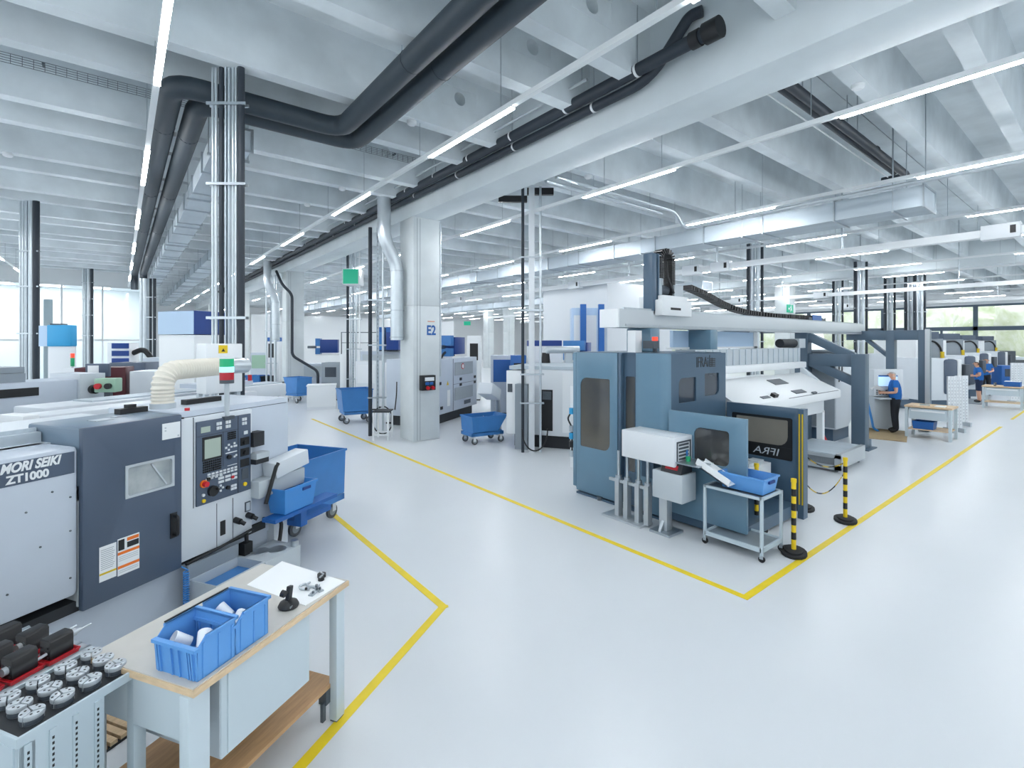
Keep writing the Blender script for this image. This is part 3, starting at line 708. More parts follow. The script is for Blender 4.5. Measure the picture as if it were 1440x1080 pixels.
for i in range(4): kb.box(0.50 + (i % 2) * 0.035, 0.53 + (i % 2) * 0.035, Pf - 0.008, Pf, 1.02 + (i // 2) * 0.03, 1.042 + (i // 2) * 0.03)
build('keys', kb, parent=cp, kind='stuff')
kd = new('black')
for i in range(9):
    for j in range(5): kd.box(0.20 + i * 0.022, 0.216 + i * 0.022, Pf - 0.007, Pf, 1.265 + j * 0.022, 1.281 + j * 0.022)
for i in range(5):
    for j in range(4): kd.box(0.465 + i * 0.02, 0.48 + i * 0.02, Pf - 0.006, Pf, 1.53 + j * 0.02, 1.545 + j * 0.02)
build('keypad', kd, parent=cp, kind='stuff')
build('emergency_stop', new('orange').rod((0.205, Pf, 1.165), (0.205, Pf - 0.015, 1.165), 0.036, 16).use('red').rod((0.205, Pf - 0.015, 1.165), (0.205, Pf - 0.05, 1.165), 0.025, 16), parent=cp)
build('hand_wheel', new('black').rod((0.295, Pf, 1.075), (0.295, Pf - 0.03, 1.075), 0.05, 20).rod((0.32, Pf - 0.03, 1.09), (0.32, Pf - 0.06, 1.09), 0.01, 8), parent=cp)
for u, h, r_ in ((0.25, 1.20, 0.016), (0.46, 1.06, 0.018), (0.475, 1.36, 0.022), (0.665, 1.47, 0.022), (0.665, 1.36, 0.022)): build('knob', new('black').rod((u, Pf, h), (u, Pf - 0.022, h), r_, 12), parent=cp)
build('push_button', new('key_white').rod((0.2, Pf, 1.06), (0.2, Pf - 0.014, 1.06), 0.014, 12), parent=cp)
build('push_button', new('yellow').rod((0.205, Pf, 1.005), (0.205, Pf - 0.014, 1.005), 0.017, 12).rod((0.665, Pf, 1.04), (0.665, Pf - 0.014, 1.04), 0.02, 12), parent=cp)
build('push_button', new('red').rod((0.52, Pf, 1.15), (0.52, Pf - 0.012, 1.15), 0.016, 12), parent=cp)
for h in (1.44, 1.33, 1.22): pnl('drive_slot', 0.615, 0.72, h, h + 0.08, 'black', 0.004)
pnl('cover', 0.63, 0.71, 1.09, 1.2, 'dark_grey', 0.003)
build('side_shelf', new('black_soft').box(0.75, 0.89, -0.08, 0.02, 1.40, 1.55), parent=cp); build('side_shelf', new('black_soft').box(0.75, 0.92, -0.11, 0.02, 1.22, 1.27), parent=cp)
build('note_pad', new('light_grey').box(0.76, 0.93, -0.11, 0.0, 1.27, 1.33), parent=cp)
# signal tower
st = build('signal_tower', new('light_grey').cyl(0.475, -0.03, 1.74, 2.1, 0.022, 12), parent=lt)
for a, b, m in ((2.09, 2.125, 'dark_grey'), (2.125, 2.20, 'beacon_redoff'), (2.20, 2.255, 'beacon_cyan'), (2.255, 2.335, 'beacon_green'), (2.335, 2.355, 'white')):
    build('beacon', new(m).cyl(0.475, -0.03, a, b, 0.064, 18), parent=st)
build('foot', new('dark_grey').box(0.42, 0.53, -0.07, 0.01, 1.735, 1.765), parent=st)
# roof fittings
build('top_rail', new('galvanised').box(-2.7, -0.79, 0.42, 0.60, 1.66, 1.80).box(-2.7, -0.79, 0.48, 0.50, 1.80, 1.83), parent=lt)
build('top_plate', new('machine_white').box(-2.7, 0.0, 0.62, 1.35, 1.70, 1.79), parent=lt)
build('cable_block', new('black').box(-0.22, 0.02, 0.42, 0.5, 1.853, 1.90).box(-0.14, -0.07, 0.44, 0.5, 1.90, 1.93), parent=lt); build('cable_block', new('black').box(0.42, 0.82, 0.45, 0.53, 1.86, 1.91), parent=lt)
build('roof_plate', new('steel').box(-0.55, -0.42, 0.18, 0.30, 1.853, 1.858).box(-0.35, -0.2, 0.28, 0.34, 1.853, 1.858), parent=lt)
build('chip_conveyor', new('light_grey').box(0.76, 1.42, -0.14, 0.02, 0.86, 1.04).box(1.30, 1.42, 0.0, 0.5, 0.86, 1.04), parent=lt, bevel=0.01)
build('conveyor_cover', new('machine_white').at(1.18, -0.08, 1.05, 0, 0, -7).box(-0.22, 0.27, -0.1, 0.09, 0, 0.17), parent=lt, bevel=0.01)
build('support_leg', new('machine_white').box(1.08, 1.28, -0.02, 0.12, 0.0, 0.55), parent=lt)
build('hose', new('black').tube(bend([(0.9, -0.05, 0.6), (1.12, -0.1, 0.55), (1.05, -0.12, 0.25), (0.85, -0.2, 0.28)], 0.15), 0.02, 8).tube(bend([(0.05, -0.03, 0.47), (0.35, -0.06, 0.5), (0.75, -0.07, 0.55)], 0.1), 0.014, 8), parent=lt)
# coiled air hose
pts = []
for i in range(15 * 10):
    a = i / 10 * 2 * math.pi; z = 0.44 - i * 0.0021
    pts.append((0.0 + 0.021 * math.cos(a), -0.10 + 0.021 * math.sin(a), z))
build('coiled_hose', new('hose_blue').tube([(0.0, 0.0, 0.47), (0.0, -0.06, 0.47)] + pts + [(0.02, -0.1, 0.02)], 0.006, 6), parent=lt)

# flexible exhaust hose
hb = LW(0.18, 0.45, 1.86)
pts = bend([hb, (hb[0], hb[1], 2.22), (hb[0] + 0.62, hb[1] + 0.55, 2.23)], 0.30, 14)
fine = []
for a, b in zip(pts, pts[1:]):
    n = max(1, int((b - a).length / 0.016))
    for j in range(n): fine.append(a.lerp(b, j / n))
fine.append(pts[-1])
rr = [0.094 + (0.006 if i % 2 else -0.006) for i in range(len(fine))]
t = thing('exhaust_hose', 'cream ribbed exhaust hose curving up from the lathe roof', 'hose', hb)
mb = new('hose_cream').tube([p - Vector(hb) for p in fine], rr, 18)
build('hose', mb, parent=t)
build('collar', new('light_grey').cyl(0, 0, -0.005, 0.05, 0.108, 18), parent=t)
e = pts[-1] - Vector(hb)
build('end_pipe', new('galv_pipe').rod(e, (e.x + 0.22, e.y + 0.20, e.z - 0.01), 0.09, 18), parent=t)
# fan box and mist separator
fx, fy = spot(313, 6.15)
t = thing('fan_box', 'white fan box with a yellow warning sticker where the cream hose ends', 'fan box', (fx, fy, 1.86), LA - 10)
build('case', new('white').box(-0.2, 0.26, 0.0, 0.22, 0, 0.62), parent=t, bevel=0.012)
lab = build('sticker', new('yellow').box(-0.05, 0.06, -0.006, 0.002, 0.5, 0.6), parent=t, label='yellow warning sticker')
build('print', new('black').prism([(-0.02, 0.52), (0.03, 0.52), (0.005, 0.56)], 'y', -0.0075, -0.0055), parent=lab)
build('stand', new('light_grey').box(-0.2, -0.15, 0.03, 0.08, -1.86, 0).box(0.2, 0.25, 0.03, 0.08, -1.86, 0).box(-0.2, -0.15, 0.16, 0.21, -1.86, 0).box(0.2, 0.25, 0.16, 0.21, -1.86, 0), parent=t)
cx, cy = spot(273, 8.1)
t = thing('filter_cabinet', 'tall white filter cabinet with a blue band on top behind the lathe', 'filter cabinet', (cx, cy, 0), LA)
build('case', new('white').box(0.0, 0.85, 0.0, 0.83, 0.0, 2.62), parent=t, bevel=0.01)
build('band', new('navy_blue').box(-0.005, 0.855, -0.005, 0.835, 2.63, 3.02), parent=t, label='blue top band')
build('side_band', new('pale_blue').box(-0.012, -0.004, 0.0, 0.83, 2.63, 3.015), parent=t, label='pale blue side of the band')
build('door_panel', new('white_panel').box(0.04, 0.81, -0.008, 0.0, 1.6, 2.35), parent=t)

# coolant tank in front of the lathe
t = lth('coolant_tank', 'low steel coolant tank with two round lid holes before the lathe', 'coolant tank', 0, 0)
build('trough', new('light_grey').bin(0.05, 0.58, -0.40, -0.06, 0.0, 0.33, 0.012), parent=t)
build('coolant', new('skip_blue').box(0.062, 0.568, -0.388, -0.072, 0.22, 0.24), parent=t, label='blue tray in the trough')
build('back_wall', new('mid_grey').box(0.05, 0.58, -0.06, -0.045, 0.15, 0.46), parent=t)
lid = build('lid', new('light_grey').box(0.58, 1.05, -0.42, -0.03, 0.0, 0.32), parent=t, bevel=0.01)
for u, v in ((0.76, -0.15), (0.86, -0.29)): build('hole', new('black').cyl(u, v, 0.316, 0.323, 0.075, 20).use('steel').lathe([(0.075, 0.32), (0.088, 0.32), (0.088, 0.328), (0.075, 0.328)], 20, (u, v)), parent=lid)
build('filler_neck', new('steel').cyl(1.0, -0.38, 0.32, 0.38, 0.04, 14), parent=lid)
build('valve', new('black').box(0.62, 0.72, -0.10, -0.02, 0.32, 0.44).cyl(0.68, -0.06, 0.44, 0.52, 0.02, 10), parent=t)

# tilting chip skip on castors
def castor(mb_f, mb_w, x, y, r=0.085, w=0.035):
    mb_f.box(x - 0.02, x + 0.05, y - w / 2 - 0.02, y - w / 2 - 0.014, r, 2 * r + 0.03).box(x - 0.02, x + 0.05, y + w / 2 + 0.014, y + w / 2 + 0.02, r, 2 * r + 0.03).box(x - 0.03, x + 0.06, y - w / 2 - 0.02, y + w / 2 + 0.02, 2 * r + 0.02, 2 * r + 0.035)
    mb_w.use('rubber_grey').rod((x, y - w / 2, r), (x, y + w / 2, r), r, 18).use('mid_grey').rod((x, y - w / 2 - 0.004, r), (x, y + w / 2 + 0.004, r), r * 0.6, 16)
def skip(label, loc, rz, L=1.0, W=0.62, zt=0.98, slope=0.32, zb=0.42, wy=None, group='blue chip skips on castors'):
    t = thing('chip_skip', label, 'chip cart', loc, rz, group)
    th = 0.006
    # hopper: one end slopes
    o = [(-L / 2, zt), (L / 2, zt), (L / 2 - 0.03, zb), (-L / 2 + slope, zb)]
    mb = new('skip_blue')
    for s in (-1, 1): mb.prism(o, 'y', s * W / 2 - th * s, s * W / 2)
    for a, b in ((0, 3), (3, 2), (2, 1)):
        (x0, z0), (x1, z1) = o[a], o[b]; nx, nz = (z1 - z0), -(x1 - x0); l = math.hypot(nx, nz); nx *= th / l; nz *= th / l
        mb.prism([(x0, z0), (x1, z1), (x1 - nx, z1 - nz), (x0 - nx, z0 - nz)], 'y', -W / 2, W / 2)
    h = build('hopper', mb, parent=t)
    build('rim', new('skip_blue').holed(-L / 2 - 0.015, L / 2 + 0.015, -W / 2 - 0.015, W / 2 + 0.015, -L / 2 + 0.005, L / 2 - 0.005, -W / 2 + 0.005, W / 2 - 0.005, zt - 0.03, zt + 0.002, r=0.002, k=1, axis='y') if False else
          new('skip_blue').box(-L / 2 - 0.015, L / 2 + 0.015, W / 2, W / 2 + 0.015, zt - 0.03, zt).box(-L / 2 - 0.015, L / 2 + 0.015, -W / 2 - 0.015, -W / 2, zt - 0.03, zt).box(-L / 2 - 0.015, -L / 2, -W / 2, W / 2, zt - 0.03, zt).box(L / 2, L / 2 + 0.015, -W / 2, W / 2, zt - 0.03, zt), parent=h)
    build('base_frame', new('skip_blue').box(-L / 2 + 0.1, L / 2, -W / 2 + 0.02, -W / 2 + 0.1, zb - 0.1, zb - 0.02).box(-L / 2 + 0.1, L / 2, W / 2 - 0.1, W / 2 - 0.02, zb - 0.1, zb - 0.02).box(-L / 2 + 0.1, -L / 2 + 0.2, -W / 2 + 0.02, W / 2 - 0.02, zb - 0.1, zb - 0.03).box(L / 2 - 0.1, L / 2, -W / 2 + 0.02, W / 2 - 0.02, zb - 0.1, zb - 0.03)
          .box(-L / 2 + 0.12, L / 2 - 0.04, -W / 2 + 0.06, W / 2 - 0.06, zb - 0.03, zb), parent=t)
    rw = min(0.1, (zb - 0.14) / 2); fz = 2 * rw + 0.03; wy = wy or W / 2 - 0.06
    for x in (-L / 2 + 0.16, L / 2 - 0.1):
        for y in (-wy, wy):
            f = new('white_panel'); w = MB(); castor(f, w, x, y, rw)
            c = build('castor', f, parent=t); build('wheel', w, parent=c)
    return t
sk = skip('blue tilting chip skip with a grey conveyor cover at the lathe end', LW(2.17, 0.68), LA, 0.96, 0.86, 0.98, 0.17, 0.36, wy=0.27)
build('push_bar', new('black').tube(bend([(-1.36, -0.86, 0.80), (-1.22, -0.86, 1.16), (-1.19, -0.86, 1.19)], 0.05), 0.02, 8), parent=sk, label='black release lever')
build('front_tray', new('royal_blue').box(-1.35, -0.38, -0.98, -0.80, 0.60, 0.64).box(-0.9, -0.3, -0.82, -0.3, 0.40, 0.46).box(-0.9, -0.8, -0.9, -0.8, 0.40, 0.60), parent=sk, label='blue carrier shelf')
def storage_bin(name, label, loc, rz, L, W, H, m='bin_blue', group=None, low=0.6, ridges=True):
    """open-fronted stacking bin; its low front looks along -x"""
    t = thing(name, label, 'storage bin', loc, rz, group)
    th = 0.005; a = 0.05
    # side walls step down toward the open front
    prof = [(0, 0), (L, 0), (L, H), (L * 0.22, H), (0.0, H * low)]
    mb = new(m)
    for s in (0, 1): mb.prism(prof, 'y', -W / 2 if s == 0 else W / 2 - th, -W / 2 + th if s == 0 else W / 2)
    mb.box(0, L, -W / 2, W / 2, 0, th).box(L - th, L, -W / 2, W / 2, 0, H)
    mb.prism([(0, 0), (th, 0), (th - 0.012, H * low), (-0.012, H * low)], 'y', -W / 2, W / 2)
    b = build('body', mb, parent=t)
    rm = new(m)
    rm.box(L * 0.2, L + 0.01, -W / 2 - 0.01, -W / 2 + th, H - 0.012, H).box(L * 0.2, L + 0.01, W / 2 - th, W / 2 + 0.01, H - 0.012, H).box(L - th, L + 0.012, -W / 2 - 0.01, W / 2 + 0.01, H - 0.012, H + 0.004)
    rm.box(-0.022, 0.004, -W / 2 - 0.006, W / 2 + 0.006, H * low - 0.014, H * low + 0.002)
    build('rim', rm, parent=t)
    if ridges:
        r = new(m)
        for y in (-W / 2 + 0.02, -W / 2 + 0.035, -W / 2 + 0.05, -0.03, 0.02, W / 2 - 0.04, W / 2 - 0.025): r.prism([(-0.008, 0.004), (0.001, 0.004), (-0.012, H * low - 0.01), (-0.022, H * low - 0.01)], 'y', y - 0.004, y + 0.004)
        for x in (0.03, L * 0.55, L - 0.02):
            for s in (-1, 1): r.box(x - 0.005, x + 0.005, s * W / 2 - 0.004, s * W / 2 + 0.007, 0.004, H * 0.85)
        build('ridges', r, parent=t)
    return t
x, y = LW(1.18, -0.18)[:2]
t = thing('parts_bin', 'small blue bin hung on the front of the chip skip at the lathe', 'storage bin', (x, y, 0.645), LA)
build('body', new('hose_blue').bin(-0.24, 0.24, -0.13, 0.13, 0, 0.27, 0.008, 0.03), parent=t)
build('rim', new('hose_blue').box(-0.25, 0.25, -0.14, -0.125, 0.25, 0.275).box(-0.25, 0.25, 0.125, 0.14, 0.25, 0.275).box(0.235, 0.25, -0.13, 0.13, 0.25, 0.275).box(-0.25, -0.235, -0.13, 0.13, 0.25, 0.275), parent=t)
build('grip', new('navy_blue').box(0.02, 0.14, -0.136, -0.12, 0.2, 0.23), parent=t)

# ---------------------------------------------------------------- workbench
wb = lth('workbench', 'pale blue workbench with grey top and wooden shelf in the foreground', 'workbench', -1.0, -1.81)
def WB(u, v): return (u + 1.0, v + 1.81)
build('tabletop', new('bench_top').box(-0.545, 0.555, -0.37, 0.37, 0.894, 0.9), parent=wb)
build('edge_board', new('ply_edge').box(-0.55, 0.56, -0.38, 0.375, 0.862, 0.894), parent=wb, label='light plywood edge of the top')
for u, v in ((-0.505, -0.33), (0.50, -0.33), (-0.522, 0.335), (0.50, 0.32)):
    lw_ = 0.055 if u < 0 and v < 0 else (0.04 if v < 0 else 0.028)
    l = build('leg', new('bench_frame').box(u - lw_, u + lw_, v - 0.03, v + 0.03, 0.012, 0.862), parent=wb, bevel=0.004)
    build('foot', new('dark_grey').box(u - 0.035, u + 0.035, v - 0.025, v + 0.025, 0, 0.014), parent=l)
build('apron', new('bench_frame').box(-0.53, -0.51, -0.30, 0.30, 0.62, 0.862).box(-0.5, 0.5, 0.30, 0.32, 0.72, 0.862), parent=wb)
du = build('drawer_unit', new('bench_frame').box(-0.37, 0.235, -0.335, 0.25, 0.42, 0.862), parent=wb, bevel=0.005)
build('back_panel', new('bench_frame').box(-0.335, 0.23, -0.342, -0.334, 0.43, 0.858), parent=du)
build('side_fold', new('light_grey').box(-0.375, -0.368, -0.33, 0.24, 0.43, 0.858), parent=du)
build('shelf', new('shelf_wood').box(-0.50, 0.52, -0.31, 0.31, 0.225, 0.25), parent=wb, label='brown wooden lower shelf')
build('shelf_bracket', new('dark_grey').box(0.42, 0.5, -0.31, -0.25, 0.13, 0.225).box(0.40, 0.43, -0.30, -0.28, 0.03, 0.15), parent=wb)
storage_bin('storage_bin', 'blue stacking bin nearest the bench corner, two white cups inside', LW(-1.505, -2.02, 0.9), LA, 0.205, 0.275, 0.20, low=0.78)
storage_bin('storage_bin', 'blue stacking bin behind the corner bin on the bench', LW(-1.295, -2.02, 0.9), LA, 0.205, 0.275, 0.20, low=0.78)
def cup(label, u, v, h, tilt, rz):
    mb = new('cup'); prof = [(0.026, 0), (0.034, 0.085), (0.031, 0.085), (0.024, 0.006)]
    mb.at(0, 0, 0, rz, 0, tilt).lathe(prof, 16)
    o = build('cup', mb); o.location = LW(u, v, h); o.rotation_euler = (0, 0, R(LA))
    tag(o, label, 'cup', 'white cups in the blue bins')
cup('white cup leaning in the corner bin, closer to its ribbed front', -1.43, -2.09, 1.0, 62, 40)
cup('white cup leaning in the corner bin, against its far wall', -1.40, -1.97, 0.99, 55, 150)
cup('white cup lying in the second blue bin, lower one', -1.22, -2.06, 0.99, 75, 20)
cup('white cup lying in the second blue bin, against the far wall', -1.17, -1.98, 1.0, 60, 100)
tag(build('rim_strip', new('black').at(*LW(-1.30, -1.876, 1.1035), LA).box(-0.16, 0.2, -0.004, 0.004, 0, 0.006)), 'thin black strip lying along the far rims of the two blue bins', 'rod')  # black strip set along the far rims of both bins
# paper mat with metal parts and a handheld holder
mb = new('paper').at(*LW(0, 0, 0.9), LA).prism([(-0.37, -1.55), (-0.72, -1.60), (-0.80, -2.15), (-0.47, -2.18)], 'z', 0.0, 0.002)
tag(build('paper_sheet', mb), 'white paper sheet with drawings and small metal parts on the bench end', 'paper sheet')
def ring_thing(label, u, v, r, kind):
    t = lth('metal_part', label, 'metal part', u, v, 0.902, random.uniform(0, 90), 'small metal parts on the white sheet')
    if kind == 'ring': build('ring', new('black').lathe([(r * 0.55, 0), (r, 0), (r, 0.022), (r * 0.55, 0.022)], 18), parent=t); build('bar', new('steel').box(-r * 0.9, r * 0.9, -0.004, 0.004, 0.022, 0.03), parent=t)
    elif kind == 'bracket': build('bracket', new('steel').tube(bend([(-0.04, -0.02, 0.008), (0.0, 0.025, 0.008), (0.05, 0.01, 0.008), (0.05, -0.03, 0.008)], 0.02), 0.007, 8), parent=t); build('pin', new('black').cyl(-0.03, 0.0, 0.008, 0.02, 0.008, 8), parent=t)
    else: build('plate', new('steel').prism([(-0.045, -0.012), (0.045, -0.012), (0.045, 0.012), (0.0, 0.012), (0.0, 0.02), (-0.045, 0.02)], 'z', 0, 0.01), parent=t, bevel=0.002); build('stud', new('steel_dark').cyl(0.02, 0, 0.01, 0.026, 0.007, 8).cyl(-0.02, 0, 0.01, 0.022, 0.007, 8), parent=t)
ring_thing('steel-and-black ring, farthest of the parts on the white sheet', -0.47, -1.99, 0.028, 'ring')
ring_thing('smaller black ring second along the white sheet', -0.51, -2.02, 0.02, 'ring')
ring_thing('bent steel bracket on the white sheet in front of the rings', -0.60, -2.03, 0.03, 'bracket')
ring_thing('black-pinned bracket nearest the handheld holder', -0.645, -2.0, 0.03, 'bracket')
ring_thing('small steel plate with studs at the sheet edge', -0.66, -2.10, 0.03, 'plate')
ring_thing('slim steel plate between the studded plate and the brackets', -0.62, -2.09, 0.02, 'plate')
t = lth('handset_holder', 'black handheld gauge on an oval foot on the bench', 'gauge stand', -0.84, -2.06, 0.9, 10)
build('foot', new('black').lathe([(0.055, 0), (0.06, 0.01), (0.05, 0.03), (0.02, 0.045)], 24), parent=t)
build('stem', new('black_soft').at(0, 0, 0.03, 0, 0, 12).box(-0.022, 0.016, -0.012, 0.012, 0, 0.09), parent=t, bevel=0.004)
build('dial', new('black').rod((-0.05, -0.012, 0.10), (-0.05, 0.012, 0.105), 0.02, 16).rod((-0.05, 0, 0.10), (0, 0, 0.085), 0.005, 8), parent=t)
build('trim', new('steel').box(-0.05, -0.02, -0.045, -0.04, 0.018, 0.026), parent=t)

# ---------------------------------------------------------------- tool cart with perforated panels
tc = lth('tool_cart', 'pale steel tool cart with perforated sides and a black rubber top', 'tool cart', -1.72, -1.56)
build('tray', new('cart_steel').bin(-0.26, 0.25, -0.20, 0.20, 0.845, 0.885, 0.012), parent=tc)
build('rubber_mat', new('black_soft').box(-0.25, 0.24, -0.19, 0.19, 0.857, 0.868), parent=tc)
for u in (-0.225, 0.22):
    for v in (-0.175, 0.175): build('post', new('cart_steel').box(u - 0.03, u + 0.03, v - 0.025, v + 0.025, 0.06, 0.845), parent=tc, bevel=0.003)
def perforated(u0, u1, v, h0, h1):
    p = build('side_panel', new('cart_steel').box(u0, u1, v - 0.004, v + 0.004, h0, h1), parent=tc)
    rb = new('cart_steel'); u = u0 + 0.03
    while u < u1: rb.box(u - 0.012, u + 0.012, v - 0.012, v - 0.003, h0, h1); u += 0.085
    build('fold', rb, parent=p)
    hs = new('black'); u = u0 + 0.03
    while u < u1:
        h = h0 + 0.03
        while h < h1 - 0.02: hs.box(u - 0.004, u + 0.004, v - 0.0128, v - 0.011, h, h + 0.012); h += 0.024
        u += 0.085
    build('perforations', hs, parent=p, kind='stuff')
perforated(-0.255, 0.06, -0.196, 0.1, 0.845)
build('end_panel', new('cart_steel').box(-0.262, -0.254, -0.18, 0.18, 0.1, 0.845), parent=tc)
build('shelf', new('cart_steel').box(-0.25, 0.24, -0.18, 0.18, 0.12, 0.14), parent=tc)
for u in (-0.21, 0.21):
    for v in (-0.16, 0.16): build('castor', new('rubber').rod((u, v - 0.015, 0.035), (u, v + 0.015, 0.035), 0.035, 14).use('steel').box(u - 0.02, u + 0.02, v - 0.02, v + 0.02, 0.035, 0.065), parent=tc)
JW = ['bench end, rear row', 'bench end, middle row', 'bench end, front row', 'second from bench end, rear row', 'second from bench end, middle row', 'second from bench end, front row',
      'third from bench end, rear row', 'third from bench end, middle row', 'third from bench end, front row', 'outer end, rear row', 'outer end, middle row', 'outer end, front row',]
proto = None
for i in range(12):
    c, r_ = divmod(i, 3)
    u = -1.53 - 0.11 * c - 0.01 * r_; v = -1.445 - 0.108 * r_
    lab = 'round set of steel chuck jaws on tool cart, ' + JW[i]
    if proto is None:
        proto = lth('chuck_jaws', lab, 'chuck jaws', u, v, 0.868, 0, 'chuck jaw sets on the tool cart')
        for k in range(3):
            a0 = 120 * k + 3; pts = [(0.004 * math.cos(R(a0 + 57)), 0.004 * math.sin(R(a0 + 57)))] + [(0.043 * math.cos(R(a0 + j * 114 / 7)), 0.043 * math.sin(R(a0 + j * 114 / 7))) for j in range(8)]
            j = build('jaw', new('jaw_steel').prism(pts, 'z', 0.022, 0.042).use('dark_grey').prism([(x * 0.94, y * 0.94) for x, y in pts], 'z', 0, 0.022), parent=proto, bevel=0.0015)
            h = new('black')
            for rr_, da in ((0.026, 34), (0.034, 74)): h.cyl(rr_ * math.cos(R(a0 + da)), rr_ * math.sin(R(a0 + da)), 0.0415, 0.0426, 0.005, 8)
            build('bolt_hole', h, parent=j)
    else: dup(proto, LW(u, v, 0.868), LA + 40 * i, lab)
# rack with red trays and black driven tools
rk = lth('tool_rack', 'pale steel rack behind the tool cart carrying the red trays', 'tool rack', -2.0, -0.98)
build('deck', new('light_grey').box(-0.5, 0.60, -0.33, 0.33, 0.80, 0.82), parent=rk)
rb = new('steel')
for i in range(9): rb.box(-0.5, 0.60, -0.32 + i * 0.078, -0.305 + i * 0.078, 0.82, 0.826)
build('slats', rb, parent=rk, kind='stuff')
for u in (-0.46, 0.55):
    for v in (-0.28, 0.28): build('post', new('cart_steel').box(u - 0.025, u + 0.025, v - 0.025, v + 0.025, 0, 0.80), parent=rk)
def tool_holder(label, u, v, rz=0, big=False):
    t = lth('driven_tool', label, 'tool holder', u, v, 0.826, rz, 'black tool holders on red trays')
    build('tray', new('red').bin(-0.075, 0.075, -0.06, 0.06, 0, 0.022, 0.006, 0.008).box(-0.06, 0.06, -0.045, 0.045, 0.004, 0.016), parent=t)
    build('body', new('black').box(-0.055, 0.055, -0.038, 0.038, 0.016, 0.108).prism([(-0.038, 0.108), (0.038, 0.108), (0.027, 0.122), (-0.027, 0.122)], 'x', -0.055, 0.055), parent=t, bevel=0.004)
    h = new('steel_dark')
    for y, z in ((-0.022, 0.03), (0.022, 0.03), (-0.022, 0.08), (0.022, 0.08), (0, 0.055)): h.rod((-0.055, y, z), (-0.0575, y, z), 0.006, 8)
    build('bolt', h, parent=t)
    if big: build('spindle', new('jaw_steel').rod((0.05, 0, 0.085), (0.085, 0, 0.085), 0.02, 14).rod((0.085, 0, 0.085), (0.115, 0, 0.085), 0.015, 12, 0.009).rod((0.115, 0, 0.085), (0.165, 0, 0.085), 0.005, 8), parent=t); build('pin', new('jaw_steel').rod((0.05, 0.028, 0.1), (0.11, 0.028, 0.1), 0.006, 8).rod((-0.055, -0.012, 0.05), (-0.10, -0.012, 0.045), 0.008, 8), parent=t)
    else: build('spindle', new('jaw_steel').rod((-0.05, 0.0, 0.06), (-0.075, 0, 0.06), 0.02, 14), parent=t)
for i, (u, v, rz, big, lab) in enumerate([(-1.53, -1.17, 4, True, 'black tool holder with a drill chuck on its red tray'), (-1.685, -1.17, 6, False, 'black tool holder on a red tray, second from the drill chuck one'), (-1.845, -1.17, 2, False, 'black tool holder on a red tray, third in the front row'),
                                          (-1.545, -0.99, 8, False, 'black tool holder in the middle row behind the drill chuck one'), (-1.70, -1.0, 3, False, 'black tool holder on a red tray in the middle row, second along'), (-1.86, -0.99, 0, False, 'black tool holder on a red tray in the middle row, third along'),
                                          (-1.58, -0.82, 5, False, 'black tool holder in the rear row, closest to the lathe plinth'), (-1.735, -0.82, 0, False, 'black tool holder in the rear row, second along'), (-2.0, -1.08, 0, False, 'black tool holder on a red tray at the outer end of the rack')]):
    tool_holder(lab, u, v, rz, big)
# slatted duckboards on the floor
def duckboard(label, u, v, n, ln):
    t = lth('duckboard', label, 'duckboard', u, v, 0, 0, 'slatted wooden duckboards')
    for i in range(n): build('slat', new('duckboard').box(i * 0.058, i * 0.058 + 0.04, 0, ln, 0.018, 0.042), parent=t)
    build('runner', new('rubber').box(0, n * 0.058, 0.0, 0.04, 0, 0.018).box(0, n * 0.058, ln - 0.04, ln, 0, 0.018).box(0, n * 0.058, ln / 2, ln / 2 + 0.04, 0, 0.018), parent=t)
duckboard('slatted wooden duckboard beside the bench end', -1.40, -1.0, 9, 0.72)
duckboard('slatted wooden duckboard under the tool cart', -2.0, -1.02, 10, 0.72)
# ================================================================ grey turning cell
def onY(x, y, Y0):
    dx, dy = _dir(x); t = Y0 / dy
    return (t * dx, CAM_H - (y - HORIZON) / F_PX * t)
cell = thing('turning_cell', 'blue-grey enclosed turning cell with rounded windows and an open loading bay', 'machine cell', (5.93, 4.0, 0))
# local: x = X-5.93, y = Y-4.0
build('base', new('petrol_dark').box(0.06, 1.55, 0.05, 1.78, 0.06, 0.14).box(-0.02, 0.1, 0.1, 1.7, 0.0, 0.03), parent=cell)
build('body', new('petrol').box(0.10, 1.6, 0.03, 0.5, 0.1, 2.33).box(0.10, 1.6, 0.9, 1.72, 0.1, 0.7).box(0.5, 1.6, 0.03, 1.74, 0.1, 2.33).box(0.02, 0.5, 1.68, 1.74, 0.1, 2.33), parent=cell)
fp = build('front_panel', new('petrol').holed(0.86, 1.72, 0.05, 2.33, 1.01, 1.63, 0.79, 1.92, 0.0, 0.03, r=0.03, axis='x', rs=(0.13, 0.03, 0.13, 0.03)), parent=cell, bevel=0.006)
build('window', new('brown_glass').box(0.012, 0.02, 0.99, 1.65, 0.77, 1.94), parent=fp)
build('corner_post', new('petrol').box(0.0, 0.06, 1.722, 1.80, 0.1, 2.33), parent=cell, bevel=0.012)
build('corner_post', new('petrol_dark').box(0.0, 0.12, 0.79, 0.852, 0.05, 2.33), parent=cell, bevel=0.02)
ip = build('inset_panel', new('petrol_dark').holed(0.53, 0.79, 0.1, 2.33, 0.59, 0.765, 0.55, 1.98, 0.08, 0.11, r=0.02, axis='x'), parent=cell)
build('window', new('brown_glass').box(0.09, 0.098, 0.58, 0.775, 0.5, 2.0), parent=ip)
cv = [(0.02, 0.53), (0.0, 0.50), (0.0, 0.12)] + [(0.12 - 0.12 * math.cos(R(a)), 0.12 - 0.12 * math.sin(R(a))) for a in (15, 30, 45, 60, 75, 90)] + [(0.12, 0.06), (0.06, 0.53)]
build('curved_panel', new('petrol').prism(cv, 'z', 0.05, 2.335), parent=cell)
